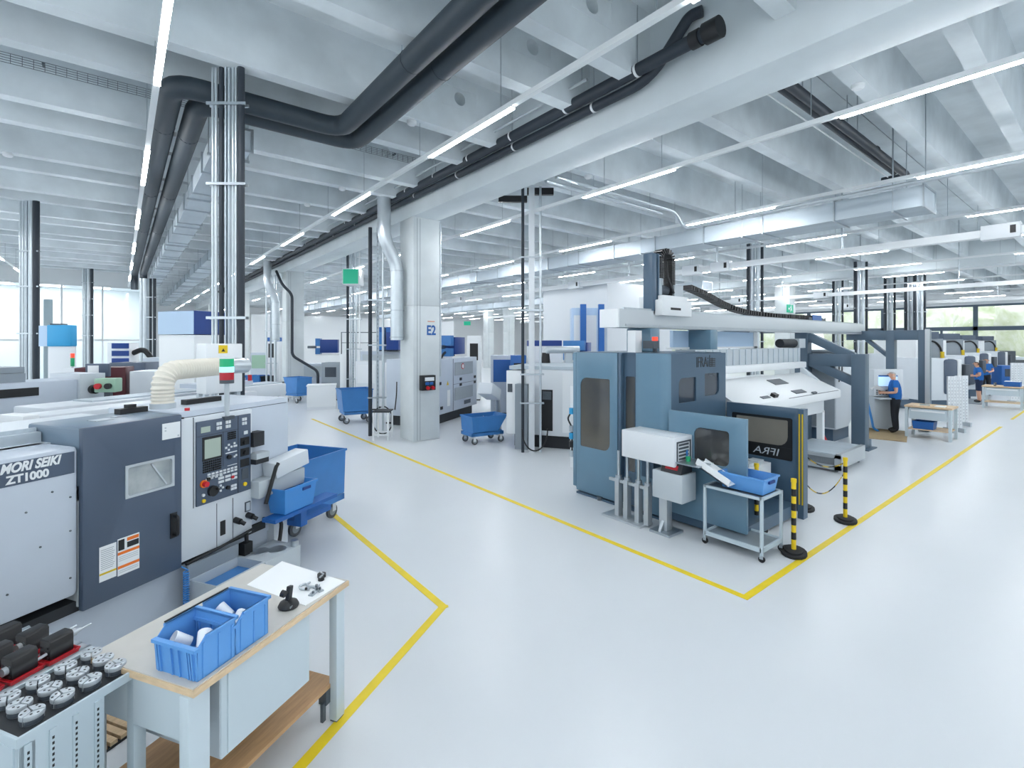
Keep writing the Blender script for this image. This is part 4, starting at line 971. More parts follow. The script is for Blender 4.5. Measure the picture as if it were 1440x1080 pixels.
lp = build('logo_panel', new('petrol_dark').holed(0.12, 0.96, 1.3, 2.33, 0.31, 0.76, 1.62, 1.98, 0.0, 0.02, r=0.02, rs=(0.02, 0.09, 0.02, 0.02)).holed(0.96, 1.62, 1.3, 2.33, 1.0, 1.42, 1.68, 2.02, 0.0, 0.02, r=0.02, rs=(0.02, 0.02, 0.02, 0.10)).box(0.12, 1.0, 0.0, 0.02, 0.1, 1.3).box(1.25, 1.62, 0.0, 0.02, 0.1, 1.3).box(1.0, 1.25, 0, 0.02, 1.2, 1.3), parent=cell)
build('window', new('dark_glass').box(0.29, 0.78, 0.022, 0.03, 1.6, 2.0), parent=lp)
build('window', new('dark_glass').box(0.98, 1.44, 0.022, 0.03, 1.66, 2.04), parent=lp)
text('lettering', 'IFRAi', 0.22, 'black', lp, (0.93, -0.003, 2.19), (90, 0, 0), sx=0.72)
em = new('black')
for i in range(5): em.box(1.13, 1.30, -0.004, 0.0, 2.12 + i * 0.028, 2.136 + i * 0.028)
em.box(1.13, 1.142, -0.004, 0, 2.12, 2.30).box(1.2, 1.21, -0.004, 0, 2.12, 2.26)
build('emblem', em, parent=lp)
build('roof', new('petrol_dark').box(0.04, 1.6, 0.06, 1.74, 2.325, 2.34), parent=cell)
# guard frames round the loading bay
g1 = build('guard_frame', new('petrol').holed(-1.12, -0.04, 0.16, 1.56, -0.9, -0.42, 0.93, 1.38, 0.0, 0.05, r=0.03, axis='x', rs=(0.10, 0.04, 0.08, 0.03)), parent=cell, bevel=0.006)
build('pane', new('brown_glass').box(0.02, 0.028, -0.92, -0.4, 0.91, 1.4), parent=g1)
g2 = build('guard_frame', new('petrol_dark').holed(-1.08, -0.02, 0.1, 1.55, -1.0, -0.1, 0.78, 1.40, 1.61, 1.67, r=0.03, axis='x'), parent=cell, bevel=0.005)
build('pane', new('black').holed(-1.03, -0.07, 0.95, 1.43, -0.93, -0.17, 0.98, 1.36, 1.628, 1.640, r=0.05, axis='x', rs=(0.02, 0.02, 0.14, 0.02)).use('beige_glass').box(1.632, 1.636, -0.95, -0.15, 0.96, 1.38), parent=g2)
pb = build('glass_band', new('black').box(1.625, 1.645, -1.02, -0.08, 0.76, 0.96), parent=g2)
text('lettering', 'IFRA', 0.15, 'light_grey', pb, (1.618, -0.62, 0.87), (90, 0, -90), mirror=True, sx=1.25, shear=-0.2)
lc = build('light_curtain', new('petrol_dark').box(1.58, 1.72, -1.16, -1.08, 0.0, 1.55), parent=cell)
for y in (-1.145, -1.105): build('strip', new('yellow_dirty').box(1.572, 1.582, y - 0.008, y + 0.008, 0.2, 1.48), parent=lc)
pc = build('parts_conveyor', new('white_panel').box(0.35, 1.5, -0.75, -0.25, 0.5, 0.74), parent=cell)
for i in range(8): build('carrier', new('light_grey').box(0.4 + (i % 4) * 0.27, 0.58 + (i % 4) * 0.27, -0.7 + (i // 4) * 0.24, -0.54 + (i // 4) * 0.24, 0.74, 0.79), parent=pc)
build('floor_pan', new('petrol_dark').box(0.06, 1.6, -1.06, 0.0, 0.04, 0.2), parent=cell)
sc_ = build('side_cabinet', new('white_panel').box(-0.43, -0.02, -0.41, 0.43, 0.90, 1.275), parent=cell, bevel=0.008, label='white cabinet slung on the front')
vg = new('dark_grey')
for i in range(5): vg.box(-0.33, -0.11, -0.416, -0.408, 0.98 + i * 0.045, 1.005 + i * 0.045)
vg.holed(-0.38, -0.06, 0.94, 1.22, -0.36, -0.08, 0.96, 1.2, -0.418, -0.41, r=0.001, k=1); build('vent', vg, parent=sc_)
build('support', new('petrol_dark').box(-0.15, 0.05, 0.1, 0.3, 0.6, 0.92), parent=cell)
au = build('air_unit', new('white').box(0.12, 0.16, 1.80, 1.98, 0.35, 1.75), parent=cell, label='white board with blue air filters')
for z, m in ((1.28, 'cyan_blue'), (0.98, 'steel'), (0.86, 'cyan_blue'), (0.72, 'black'), (0.56, 'light_grey')): build('filter_bowl', new(m).cyl(0.06, 1.88, z, z + 0.10, 0.05, 12), parent=au)
build('air_pipe', new('black').tube(bend([(0.06, 1.9, 1.3), (0.02, 1.95, 1.2), (0.06, 1.88, 1.05), (0.06, 1.88, 0.6)], 0.05), 0.014, 8), parent=au)
bc = build('beacon', new('dark_grey').cyl(0.62, 0.62, 2.33, 2.5, 0.035, 12), parent=cell)
build('beacon_lamp', new('beacon_red').cyl(0.62, 0.62, 2.5, 2.58, 0.045, 14), parent=bc)
build('junction_box', new('white').box(0.3, 0.46, 0.75, 0.9, 2.33, 2.68).use('dark_grey').box(0.42, 0.55, 0.5, 0.7, 2.4, 2.52), parent=cell)
for y in (0.3, 1.2): build('foot', new('steel_dark').cyl(-0.0, y, 0, 0.06, 0.05, 12), parent=cell)

# gantry loader
gl = thing('gantry_loader', 'long pale grey gantry beam with a loader carriage over the machines', 'gantry', (0, 0, 0))
gb = build('beam', new('beam_grey').box(6.15, 17.8, 5.0, 5.38, 2.735, 3.03), parent=gl, bevel=0.006)
build('end_plate', new('white').box(6.12, 6.15, 5.0, 5.38, 2.735, 3.03), parent=gb)
build('rack_rail', new('steel').box(6.3, 17.6, 5.02, 5.06, 3.03, 3.06).box(6.3, 17.6, 4.985, 5.0, 2.76, 2.79), parent=gb)
for px in (909, 992):
    X = onY(px, 480, 5.1)[0]
    build('support_post', new('petrol').box(X - 0.13, X + 0.13, 4.92, 5.42, 2.34, 2.735), parent=gl, bevel=0.02)
carX = onY(938, 430, 5.0)[0]
ca = build('carriage', new('white').box(carX - 0.35, carX + 0.55, 4.86, 5.0, 2.95, 3.22).box(carX - 0.25, carX + 0.5, 4.9, 5.4, 3.06, 3.3), parent=gl, bevel=0.01)
build('motor', new('light_grey').box(carX + 0.15, carX + 0.42, 4.95, 5.2, 3.3, 3.5).use('dark_grey').rod((carX + 0.1, 5.1, 3.4), (carX - 0.15, 5.1, 3.42), 0.09, 12), parent=ca)
build('slot', new('black').box(carX - 0.1, carX + 0.2, 4.855, 4.862, 3.05, 3.09), parent=ca)
zx = build('lift_column', new('petrol_dark').box(carX - 0.42, carX - 0.28, 5.0, 5.2, 2.95, 4.02).use('galvanised').box(carX - 0.26, carX - 0.12, 5.0, 5.15, 2.95, 4.02), parent=gl, bevel=0.03)
ch = MB().use('black')
for i in range(26):
    z = 3.3 + i * 0.026
    if i % 1 == 0: ch.box(carX + 0.12, carX + 0.22, 4.98, 5.16, z, z + 0.02)
for i in range(10):
    a = math.pi * i / 9; ch.at(carX - 0.0 + 0.17 * math.cos(a), 5.07, 3.96 + 0.12 * math.sin(a), 0, 0, -math.degrees(a)).box(-0.05, 0.05, -0.09, 0.09, -0.012, 0.012)
ch.home()
for i in range(14): ch.box(carX - 0.22, carX - 0.12, 4.98, 5.16, 3.6 + i * 0.026, 3.62 + i * 0.026)
build('lift_chain', ch, parent=gl, kind='stuff')
build('cable', new('black').tube(bend([(carX - 0.02, 5.0, 3.9), (carX - 0.05, 4.95, 3.6), (carX + 0.1, 4.93, 3.35)], 0.1), 0.02, 8), parent=ca)
cpts = [onY(px, py, 5.2) for px, py in ((966, 404), (990, 414), (1012, 427), (1040, 438), (1075, 443), (1110, 445), (1150, 447))]
cpts = bend([(x, 5.2, h) for x, h in cpts], 0.6, 8)
chain = new('black')
L_ = 0.0; prev = cpts[0]
for a, b in zip(cpts, cpts[1:]):
    n = max(1, int((b - a).length / 0.075)); d = (b - a)
    for j in range(n):
        c = a.lerp(b, (j + 0.5) / n); chain.at(c.x, c.y, c.z, 0, 0, -math.degrees(math.atan2(d.z, d.x))).box(-0.028, 0.028, -0.09, 0.09, -0.045, 0.045)
chain.home()
build('cable_chain', chain, parent=gl, kind='stuff')
x1, h1 = onY(1150, 441, 5.2)
build('chain_guide', new('dark_grey').box(x1 - 0.9, x1 + 0.2, 5.08, 5.34, 3.03, 3.14).use('royal_blue').box(x1 - 0.7, x1 - 0.1, 5.07, 5.08, 3.05, 3.2), parent=gl)
# bracket frame
def bar(mb, p, q, w, x0, x1):
    (y0, z0), (y1, z1) = p, q; dy, dz = y1 - y0, z1 - z0; l = math.hypot(dy, dz); ny, nz = -dz / l * w / 2, dy / l * w / 2
    mb.prism([(y0 + ny, z0 + nz), (y1 + ny, z1 + nz), (y1 - ny, z1 - nz), (y0 - ny, z0 - nz)], 'x', x0, x1)
bf = new('gantry_paint').box(13.45, 13.73, 3.78, 4.06, 0.02, 2.22).box(13.45, 13.73, 5.0, 5.3, 0.02, 2.735)
bar(bf, (4.05, 2.06), (5.01, 2.06), 0.30, 13.5, 13.7); bar(bf, (4.0, 2.12), (5.02, 2.64), 0.2, 13.505, 13.695); bar(bf, (4.02, 1.55), (5.02, 2.02), 0.2, 13.51, 13.69)
po = build('bracket_frame', bf, parent=gl, bevel=0.01)
build('foot_plate', new('gantry_paint').box(13.35, 13.95, 3.68, 4.16, 0, 0.025).box(13.73, 13.9, 3.78, 4.06, 0.02, 0.2), parent=po)
pf = new('gantry_paint').box(17.45, 17.75, 3.42, 3.66, 0.02, 2.84).box(17.45, 17.75, 4.2, 4.4, 0.02, 2.84).box(17.46, 17.74, 3.655, 4.205, 2.56, 2.835).box(17.46, 17.74, 4.395, 5.4, 2.56, 2.835)
bar(pf, (4.38, 2.1), (4.9, 2.58), 0.1, 17.5, 17.7)
build('portal_frame', pf, parent=gl, bevel=0.01)
build('bright_rail', new('aluminium').box(17.42, 17.45, 3.40, 3.5, 0.3, 2.86), parent=gl)
o = gl; 

# rod rack
rr_ = thing('rod_stand', 'small stand holding four upright steel rods before the grey cell', 'rod stand', (5.57, 4.4, 0))
build('base', new('aluminium').box(-0.14, 0.14, -0.34, 0.34, 0.0, 0.03), parent=rr_, bevel=0.004)
for px in (870, 882, 898, 911):
    Y = onX(px, 640, 5.57)[0] - 4.4
    r = build('rod', new('steel').cyl(0, Y, 0.03, 0.95, 0.022, 12), parent=rr_)
    build('sleeve', new('aluminium').box(-0.045, 0.045, Y - 0.035, Y + 0.035, 0.03, 0.56).use('steel').cyl(0, Y, 0.56, 0.60, 0.045, 12), parent=r)
build('link', new('aluminium').box(-0.02, 0.02, -0.3, 0.3, 0.5, 0.54), parent=rr_)
# gauge pedestal
gp = thing('gauge_pedestal', 'grey box on a post with a black display unit beside the loading bay', 'control box', (5.62, 3.72, 0))
build('post', new('aluminium').box(-0.06, 0.06, 0.02, 0.14, 0.03, 0.5), parent=gp, bevel=0.006)
build('foot', new('steel').box(-0.16, 0.16, -0.08, 0.22, 0, 0.03).prism([(-0.14, 0.03), (0.14, 0.03), (0.06, 0.16), (-0.06, 0.16)], 'y', 0.06, 0.1), parent=gp)
build('box', new('light_grey').box(-0.12, 0.2, -0.24, 0.2, 0.46, 0.82), parent=gp, bevel=0.008)
du_ = build('display_unit', new('black_soft').prism([(-0.12, 0.82), (0.14, 0.82), (0.14, 0.95), (-0.04, 0.97)], 'y', -0.22, 0.08), parent=gp, bevel=0.006)
build('display', new('beacon_redoff').at(-0.085, -0.07, 0.89, 0, 0, 28).box(-0.004, 0.0, -0.09, 0.09, -0.03, 0.03), parent=du_)
build('deck', new('steel').box(-0.1, 0.26, -0.45, 0.25, 0.955, 0.97), parent=gp)
for y, m in ((0.1, 'white'), (0.0, 'aluminium'), (-0.1, 'white'), (-0.2, 'green')): build('fixture', new(m).cyl(0.08, y, 0.97, 1.03, 0.03, 12), parent=gp)
build('nozzle', new('hose_blue').cyl(0.16, -0.12, 0.97, 1.09, 0.025, 12).use('black').tube(bend([(0.16, -0.12, 1.09), (0.17, -0.05, 1.2), (0.2, 0.1, 1.15)], 0.08), 0.01, 8), parent=gp)
build('chute', new('white').at(0.0, -0.52, 0.90, 0, 24, 0).box(-0.02, 0.2, -0.28, 0.18, 0, 0.012).box(-0.02, -0.01, -0.28, 0.18, 0, 0.09).box(0.19, 0.2, -0.28, 0.18, 0, 0.05), parent=gp, label='white sloping chute')
# tube-frame cart with a blue bin
ct = thing('bin_cart', 'grey tube-frame cart carrying one blue bin beside the loading bay', 'cart', (5.93, 2.93, 0))
sx, sy, zt = 0.25, 0.345, 0.73
fr = new('cart_steel')
for x in (-sx, sx):
    for y in (-sy, sy): build('post', new('cart_steel').box(x - 0.015, x + 0.015, y - 0.015, y + 0.015, 0.075, zt), parent=ct)
build('top_frame', new('cart_steel').holed(-sx - 0.015, sx + 0.015, 0, 0.03, -sx + 0.015, sx - 0.015, 0.001, 0.029, 0, 0, r=0.0001, k=1) if False else new('cart_steel').box(-sx, sx, -sy - 0.015, -sy + 0.015, zt - 0.03, zt).box(-sx, sx, sy - 0.015, sy + 0.015, zt - 0.03, zt).box(-sx - 0.015, -sx + 0.015, -sy, sy, zt - 0.03, zt).box(sx - 0.015, sx + 0.015, -sy, sy, zt - 0.03, zt), parent=ct)
build('top_tray', new('dark_grey').box(-sx, sx, -sy, sy, zt - 0.02, zt - 0.012), parent=ct)
build('lower_tray', new('cart_steel').use('tray_grey').box(-sx, sx, -sy, sy, 0.13, 0.14).use('cart_steel').box(-sx - 0.015, -sx + 0.01, -sy, sy, 0.11, 0.16).box(sx - 0.01, sx + 0.015, -sy, sy, 0.11, 0.16).box(-sx, sx, -sy - 0.015, -sy + 0.01, 0.11, 0.16).box(-sx, sx, sy - 0.01, sy + 0.015, 0.11, 0.16), parent=ct)
for x in (-sx, sx):
    for y in (-sy, sy): build('castor', new('rubber').rod((x - 0.01, y, 0.037), (x + 0.01, y, 0.037), 0.037, 14).use('steel').box(x - 0.016, x + 0.016, y - 0.02, y + 0.02, 0.04, 0.08), parent=ct)
t = thing('storage_bin', 'long blue bin standing on the grey tube-frame cart', 'storage bin', (5.94, 2.84, 0.73), 0)
build('body', new('bin_blue').bin(-0.19, 0.19, -0.25, 0.29, 0, 0.19, 0.008, 0.03), parent=t)
build('rim', new('bin_blue').box(-0.20, 0.20, -0.26, -0.245, 0.17, 0.19).box(-0.20, 0.20, 0.285, 0.30, 0.17, 0.19).box(-0.20, -0.185, -0.25, 0.29, 0.17, 0.19).box(0.185, 0.20, -0.25, 0.29, 0.17, 0.19), parent=t)
build('grip', new('navy_blue').box(-0.07, 0.07, -0.262, -0.24, 0.12, 0.15), parent=t)
# barrier posts
def barrier(label, x, y):
    t = thing('barrier_post', label, 'barrier post', (x, y, 0), 20, 'yellow and black barrier posts')
    build('base', new('rubber').prism([(0.2 * math.cos(R(a)), 0.14 * math.sin(R(a))) for a in range(0, 360, 24)], 'z', 0, 0.035).prism([(0.15 * math.cos(R(a)), 0.1 * math.sin(R(a))) for a in range(0, 360, 24)], 'z', 0.035, 0.055), parent=t, bevel=0.004)
    z = 0.055
    p = build('post', new('yellow').cyl(0, 0, 0.055, 0.86, 0.026, 14), parent=t)
    for i in range(4): build('band', new('black').cyl(0, 0, 0.17 + i * 0.17, 0.255 + i * 0.17, 0.0268, 14), parent=p)
    build('cap', new('yellow').cyl(0, 0, 0.84, 0.885, 0.031, 14), parent=p)
    return t
barrier('yellow and black barrier post standing between the bin cart and the floor line', 6.22, 2.46)
barrier('yellow and black barrier post with a chain, beside the low conveyor', 8.0, 3.02)
barrier('yellow and black barrier post standing on the yellow floor line side', 7.92, 2.46)
barrier('yellow and black barrier post seen through the tube-frame cart', 6.62, 3.08)
def chain_thing(label, a, b, sag):
    mb = MB(); n = 26
    for i in range(n):
        t0 = (i + 0.5) / n
        p = Vector(a).lerp(Vector(b), t0); p.z -= sag * 4 * t0 * (1 - t0)
        q = Vector(a).lerp(Vector(b), t0 + 0.02); q.z -= sag * 4 * (t0 + 0.02) * (1 - t0 - 0.02)
        d = (q - p).normalized() * 0.016
        mb.use('yellow' if (i // 4) % 2 else 'black').tube([p - d, p - d + Vector((0, 0, .006)), p + d + Vector((0, 0, .006)), p + d, p + d - Vector((0, 0, .006)), p - d - Vector((0, 0, .006))], 0.0035, 5, closed=True)
    tag(build('barrier_chain', mb), label, 'chain')
chain_thing('yellow and black plastic chain sagging between two barrier posts, upper run', (8.0, 3.02, 0.82), (7.92, 2.46, 0.82), 0.12)
chain_thing('yellow and black plastic chain sagging between two barrier posts, lower run', (8.0, 3.02, 0.42), (7.92, 2.46, 0.70), 0.25)

# white machine with the sloping desk
wm = thing('drum_machine', 'white machine with a wide sloping desk under the gantry beam', 'machine', (8.0, 4.0, 0))
build('body', new('machine_white').box(0.0, 4.4, 0.72, 1.7, 0.1, 1.7), parent=wm)
build('front_apron', new('white_panel').box(0.0, 4.2, 0.2, 0.72, 0.95, 1.28).box(0.0, 4.2, 0.55, 0.72, 0.3, 0.95), parent=wm)
dk = build('desk', new('white').prism([(-0.05, 1.44), (0.75, 1.80), (0.75, 1.2), (0.0, 1.26), (-0.05, 1.28)], 'x', 0.0, 4.45), parent=wm, bevel=0.015)
def on_desk(name, m, x0, x1, t0, t1, d=0.012):
    a = math.atan2(0.36, 0.8); P = lambda t: (-0.05 + 0.8 * t, 1.44 + 0.36 * t)
    (y0, z0), (y1, z1) = P(t0), P(t1)
    build(name, new(m).prism([(y0, z0 - 0.002), (y1, z1 - 0.002), (y1 - d * math.sin(a), z1 + d * math.cos(a)), (y0 - d * math.sin(a), z0 + d * math.cos(a))], 'x', x0, x1), parent=dk)
on_desk('inspection_window', 'dark_grey', 2.25, 2.85, 0.55, 0.78); on_desk('inspection_window', 'dark_grey', 2.35, 2.85, 0.12, 0.25); on_desk('inspection_window', 'dark_grey', 0.95, 1.25, 0.12, 0.2)
on_desk('lamp_head', 'black', 1.35, 1.5, 0.1, 0.2, 0.06); on_desk('latch', 'dark_grey', 2.95, 3.15, 0.02, 0.07, 0.03); on_desk('seam', 'dark_grey', 1.8, 4.3, 0.0, 0.012, 0.004)
build('end_fin', new('machine_white').prism([(-0.02, 1.30), (0.75, 1.2), (0.75, 1.95)], 'x', 4.36, 4.46).prism([(-0.02, 1.42), (0.75, 1.3), (0.75, 1.9)], 'x', -0.02, 0.06), parent=wm)
build('lip', new('white').box(0.0, 4.6, 0.70, 0.95, 1.9, 2.04), parent=wm, bevel=0.02)
bd = build('cover_band', new('light_grey').box(0.0, 4.5, 0.80, 1.2, 2.04, 2.36), parent=wm)
cg = new('galvanised')
for i in range(18): cg.box(0.08 + i * 0.25, 0.11 + i * 0.25, 0.785, 0.805, 2.05, 2.35)
build('rib', cg, parent=bd)
build('upper_panel', new('pale_blue').box(0.2, 3.4, 1.38, 1.45, 2.36, 2.72), parent=wm, label='pale upper screen')
build('upper_frame', new('white').box(0.1, 3.6, 1.36, 1.47, 2.36, 2.4).box(3.4, 3.55, 1.36, 1.47, 2.36, 2.73), parent=wm)
dv = build('drive', new('black_soft').rod((3.75, 0.95, 2.47), (4.5, 0.95, 2.47), 0.1, 16).use('light_grey').box(4.5, 4.85, 0.82, 1.06, 2.36, 2.58), parent=wm)
for x in (4.12, 1.0): build('leg', new('white').box(x, x + 0.12, 0.2, 0.32, 0.0, 0.98), parent=wm)
build('inner_panel', new('petrol').box(0.1, 4.1, 0.9, 1.0, 0.3, 1.2), parent=wm)
for i, x in enumerate((4.15, 4.25, 4.33)): build('red_hose', new('red').tube(bend([(x, 0.25, 0.75), (x + 0.05, 0.3, 0.45), (x + 0.12, 0.2, 0.2)], 0.1), 0.025, 8), parent=wm)
# cabinet next to the bracket frame
cb = thing('drive_cabinet', 'pale grey drive cabinet with a cut lower corner behind the bracket frame', 'cabinet', (13.85, 4.5, 0))
build('case', new('machine_white').prism([(0, 0.32), (0.85, 0.32), (1.35, 0.62), (1.35, 2.3), (0, 2.3)], 'y', 0, 0.75), parent=cb, bevel=0.02)
build('stand', new('petrol_dark').box(0.1, 1.2, 0.1, 0.65, 0, 0.34), parent=cb)
build('vent', new('black').box(0.16, 0.24, -0.008, 0.01, 1.5, 1.95).box(0.36, 0.44, -0.008, 0.01, 1.5, 1.95), parent=cb)
build('side_panel', new('mid_grey').box(-0.012, 0.0, 0.03, 0.72, 0.36, 2.26), parent=cb)
# low chip conveyor
lw = thing('low_conveyor', 'low grey conveyor frame with a grille on the floor beside the barrier', 'conveyor', (11.4, 3.9, 0))
build('deck', new('galvanised').box(-0.7, 0.7, -0.42, 0.5, 0.29, 0.35), parent=lw, bevel=0.005)
build('frame', new('aluminium').box(-0.7, 0.7, -0.5, -0.42, 0.08, 0.36).box(-0.72, -0.66, -0.5, 0.5, 0.05, 0.14).box(-0.72, -0.66, -0.5, 0.5, 0.27, 0.33).box(-0.72, -0.66, -0.5, -0.4, 0.05, 0.33), parent=lw)
gr = new('mid_grey')
for i in range(9): gr.box(-0.69, -0.67, -0.4, 0.45, 0.145 + i * 0.014, 0.152 + i * 0.014)
build('grille', gr, parent=lw)
for x in (-0.6, 0.6):
    for y in (-0.4, 0.4): build('foot', new('steel_dark').cyl(x, y, 0, 0.1, 0.03, 10), parent=lw)
# ================================================================ operators
def segd(p, a, b):
    ab = b - a; t = max(0, min(1, (p - a).dot(ab) / max(ab.length_squared, 1e-9))); return (p - a - ab * t).length
def person(label, loc, rz, shirt='shirt_blue', legs='trousers', hair='hair_grey', short=False, arm=((0.02, 0.25, 1.13), (0.27, 0.10, 1.10)), arm2=((0.05, -0.25, 1.13), (0.29, -0.06, 1.13)), s=1.0, lean=0.0, head_dx=0.03):
    t = thing('person', label, 'person', loc, rz)
    J = []; E_ = []; Rr = []
    def j(p, r, par=None):
        J.append(Vector(p) * s); Rr.append(r * s)
        if par is not None: E_.append((par, len(J) - 1))
        return len(J) - 1
    pel = j((0, 0, 0.95), 0.155); sp = j((lean * 0.4, 0, 1.13), 0.165, pel); ch = j((lean, 0, 1.33), 0.165, sp)
    nk = j((lean + 0.01, 0, 1.47), 0.06, ch); h0 = j((lean + head_dx, 0, 1.545), 0.078, nk); h1 = j((lean + head_dx + 0.02, 0, 1.61), 0.092, h0); h2 = j((lean + head_dx + 0.005, 0, 1.67), 0.075, h1)
    for sg, (el, wr) in ((1, arm), (-1, arm2)):
        sh = j((lean, sg * 0.17, 1.41), 0.068, ch); e = j(el, 0.045, sh); w = j(wr, 0.03, e)
        d = (Vector(wr) - Vector(el)).normalized(); hd = j(Vector(wr) + d * 0.06, 0.034, w)
        for k in range(4):
            off = Vector((0, 0, (k - 1.5) * 0.018)); l = (0.075, 0.085, 0.08, 0.062)[k]
            f1 = j(Vector(wr) + d * (0.06 + l * 0.5) + off, 0.009, hd); j(Vector(wr) + d * (0.06 + l * 0.9) + off + Vector((0, -sg * 0.02, 0)), 0.008, f1)
        j(Vector(wr) + d * 0.05 + Vector((0, -sg * 0.02, 0.05)), 0.010, w)
    for sg in (1, -1):
        hp = j((0, sg * 0.085, 0.90), 0.098, pel); kn = j((0.02, sg * 0.10, 0.50), 0.062, hp); an = j((-0.01, sg * 0.11, 0.09), 0.045, kn); j((0.14, sg * 0.12, 0.045), 0.04, an)
    me = bpy.data.meshes.new('body'); me.from_pydata([tuple(v) for v in J], E_, [])
    tmp = bpy.data.objects.new('body', me); COL.objects.link(tmp)
    md = tmp.modifiers.new('skin', 'SKIN'); md.use_smooth_shade = True
    for i, r in enumerate(Rr):
        me.skin_vertices[0].data[i].radius = (r, r); me.skin_vertices[0].data[i].use_root = (i == 0)
    tmp.modifiers.new('sub', 'SUBSURF').levels = 2
    bpy.context.view_layer.update()
    bm_ = bpy.data.meshes.new_from_object(tmp.evaluated_get(bpy.context.evaluated_depsgraph_get()))
    bpy.data.objects.remove(tmp)
    bm_.materials.clear(); bm_.materials.append(MATS['skin']); bm_.polygons.foreach_set('material_index', [0] * len(bm_.polygons)); bm_.shade_smooth()
    body = link('body', bm_, t)
    V = [v.co.copy() for v in bm_.vertices]; N = [v.normal.copy() for v in bm_.vertices]
    def cover(name, m, test, off):
        ids = {}; vs = []; fs = []
        for p in bm_.polygons:
            if test(p.center / s):
                q = []
                for i in p.vertices:
                    if i not in ids: ids[i] = len(vs); vs.append(V[i] + N[i] * off * s)
                    q.append(ids[i])
                fs.append(q)
        c = bpy.data.meshes.new(name); c.from_pydata([tuple(v) for v in vs], [], fs); c.materials.append(MATS[m]); c.shade_smooth()
        return link(name, c, t)
    def is_arm(c):
        for sg, (el, wr) in ((1, arm), (-1, arm2)):
            if segd(c, Vector(el), Vector(wr)) < 0.075 and c.z < 1.3: return True
        return False
    def is_fore(c):
        for sg, (el, wr) in ((1, arm), (-1, arm2)):
            e = Vector(el); shd = Vector((lean, sg * 0.17, 1.41)); m_ = e.lerp(shd, 0.25)
            d = Vector(wr) + (Vector(wr) - e).normalized() * 0.25
            if min(segd(c, e, d), segd(c, m_, e) + 0.0) < 0.085 and (c - Vector((0, 0, c.z))).length > 0.17: return True
        return False
    cover('polo_shirt', shirt, lambda c: 0.90 < c.z < 1.455 and not is_fore(c), 0.014)
    cover('shorts' if short else 'trousers', 'shorts' if short else legs, lambda c: (0.50 if short else 0.10) < c.z < 0.955 and not is_fore(c), 0.016)
    cover('shoes', 'black', lambda c: c.z < 0.105, 0.012)
    hx = lean + head_dx
    cover('hair', hair, lambda c: c.z > 1.555 and (c.z > 1.668 or (c.z > 1.64 and c.x < hx + 0.06) or c.x < hx + 0.02) , 0.012)
    build('nose', new('skin').at((hx + 0.105) * s, 0, 1.60 * s).prism([(0, 0.03), (0.03, -0.01), (0, -0.015)], 'y', -0.012, 0.012), parent=body)
    e = new('black')
    for sg in (1, -1): e.rod(((hx + 0.098) * s, sg * 0.033 * s, 1.625 * s), ((hx + 0.105) * s, sg * 0.035 * s, 1.625 * s), 0.007, 8)
    build('eyes', e, parent=body)
    build('mouth', new('red_dark').box((hx + 0.09) * s, (hx + 0.102) * s, -0.022, 0.022, 1.562 * s, 1.568 * s), parent=body)
    er = new('skin')
    for sg in (1, -1): er.rod((hx * s, sg * 0.088 * s, 1.605 * s), ((hx - 0.01) * s, sg * 0.105 * s, 1.605 * s), 0.028, 10)
    build('ears', er, parent=body)
    return t
def face_left(x, y, extra=0):       # heading towards the photograph's left as seen from the aisle
    return math.degrees(math.atan2(CY * 0 + SY, -CY)) + extra
m1 = person('grey-haired man in a blue polo shirt and dark trousers reading a sheet at the console', (16.62, 3.97, 0.02), 112, s=0.985, lean=0.03)
mw = m1.matrix_basis
t = thing('paper_sheet', 'white sheet of paper held by the grey-haired man', 'paper', (16.62 + 0.36 * math.cos(R(112)), 3.97 + 0.36 * math.sin(R(112)), 1.13), 150)
build('sheet', new('paper').at(0.05, 0.0, 0.05, 0, 38, -35).box(-0.15, 0.15, -0.11, 0.11, 0, 0.002), parent=t)
x, y = spot(1377, 20.2)
person('dark-haired worker in a blue shirt and shorts at the far machining centre', (x, y, 0.0), 108, short=True, hair='hair_brown', s=1.0, lean=0.05)
x, y = spot(1386, 23.0)
person('worker in a blue shirt standing behind the one in shorts', (x, y, 0.0), 200, hair='hair_brown', s=1.02)
tag(build('floor_mat', new('mdf_mat').at(16.3, 4.1, 0, 12).box(-1.1, 0.75, -0.45, 0.6, 0, 0.02)), 'brown anti-fatigue mat under the grey-haired man', 'floor mat')
x, y = spot(1352, 20.5)
tag(build('floor_mat', new('mid_grey').at(x, y, 0, 0).box(-0.6, 1.6, -0.7, 0.5, 0, 0.03)), 'grey-brown platform by the far machining centres', 'floor mat')
# console
cx, cy = spot(1246, 13.75)
co = thing('console', 'grey operator console with a blue-white screen before the grey-haired man', 'console', (cx, cy, 0), -40)
build('pedestal', new('light_grey').box(-0.35, 0.25, -0.05, 0.45, 0.08, 0.98), parent=co, bevel=0.01)
build('panel', new('machine_white').box(-0.42, 0.38, -0.12, 0.10, 1.0, 1.74), parent=co, bevel=0.012)
build('screen', new('screen_blue').box(-0.30, 0.22, -0.127, -0.118, 1.28, 1.58), parent=co)
build('title_bar', new('royal_blue').box(-0.30, 0.22, -0.13, -0.126, 1.54, 1.58), parent=co)
kk = new('dark_grey')
for i in range(8):
    for jn in range(3): kk.box(-0.36 + i * 0.085, -0.31 + i * 0.085, -0.13, -0.12, 1.04 + jn * 0.05, 1.07 + jn * 0.05)
build('keys', kk, parent=co, kind='stuff')
build('tray', new('light_grey').box(-0.42, 0.36, -0.35, -0.1, 0.93, 0.97), parent=co)
build('hose', new('hose_blue').tube(bend([(-0.55, 0.0, 1.0), (-0.5, -0.1, 0.5), (-0.42, -0.1, 0.1), (-0.3, -0.12, 0.03)], 0.2), 0.03, 8), parent=co)

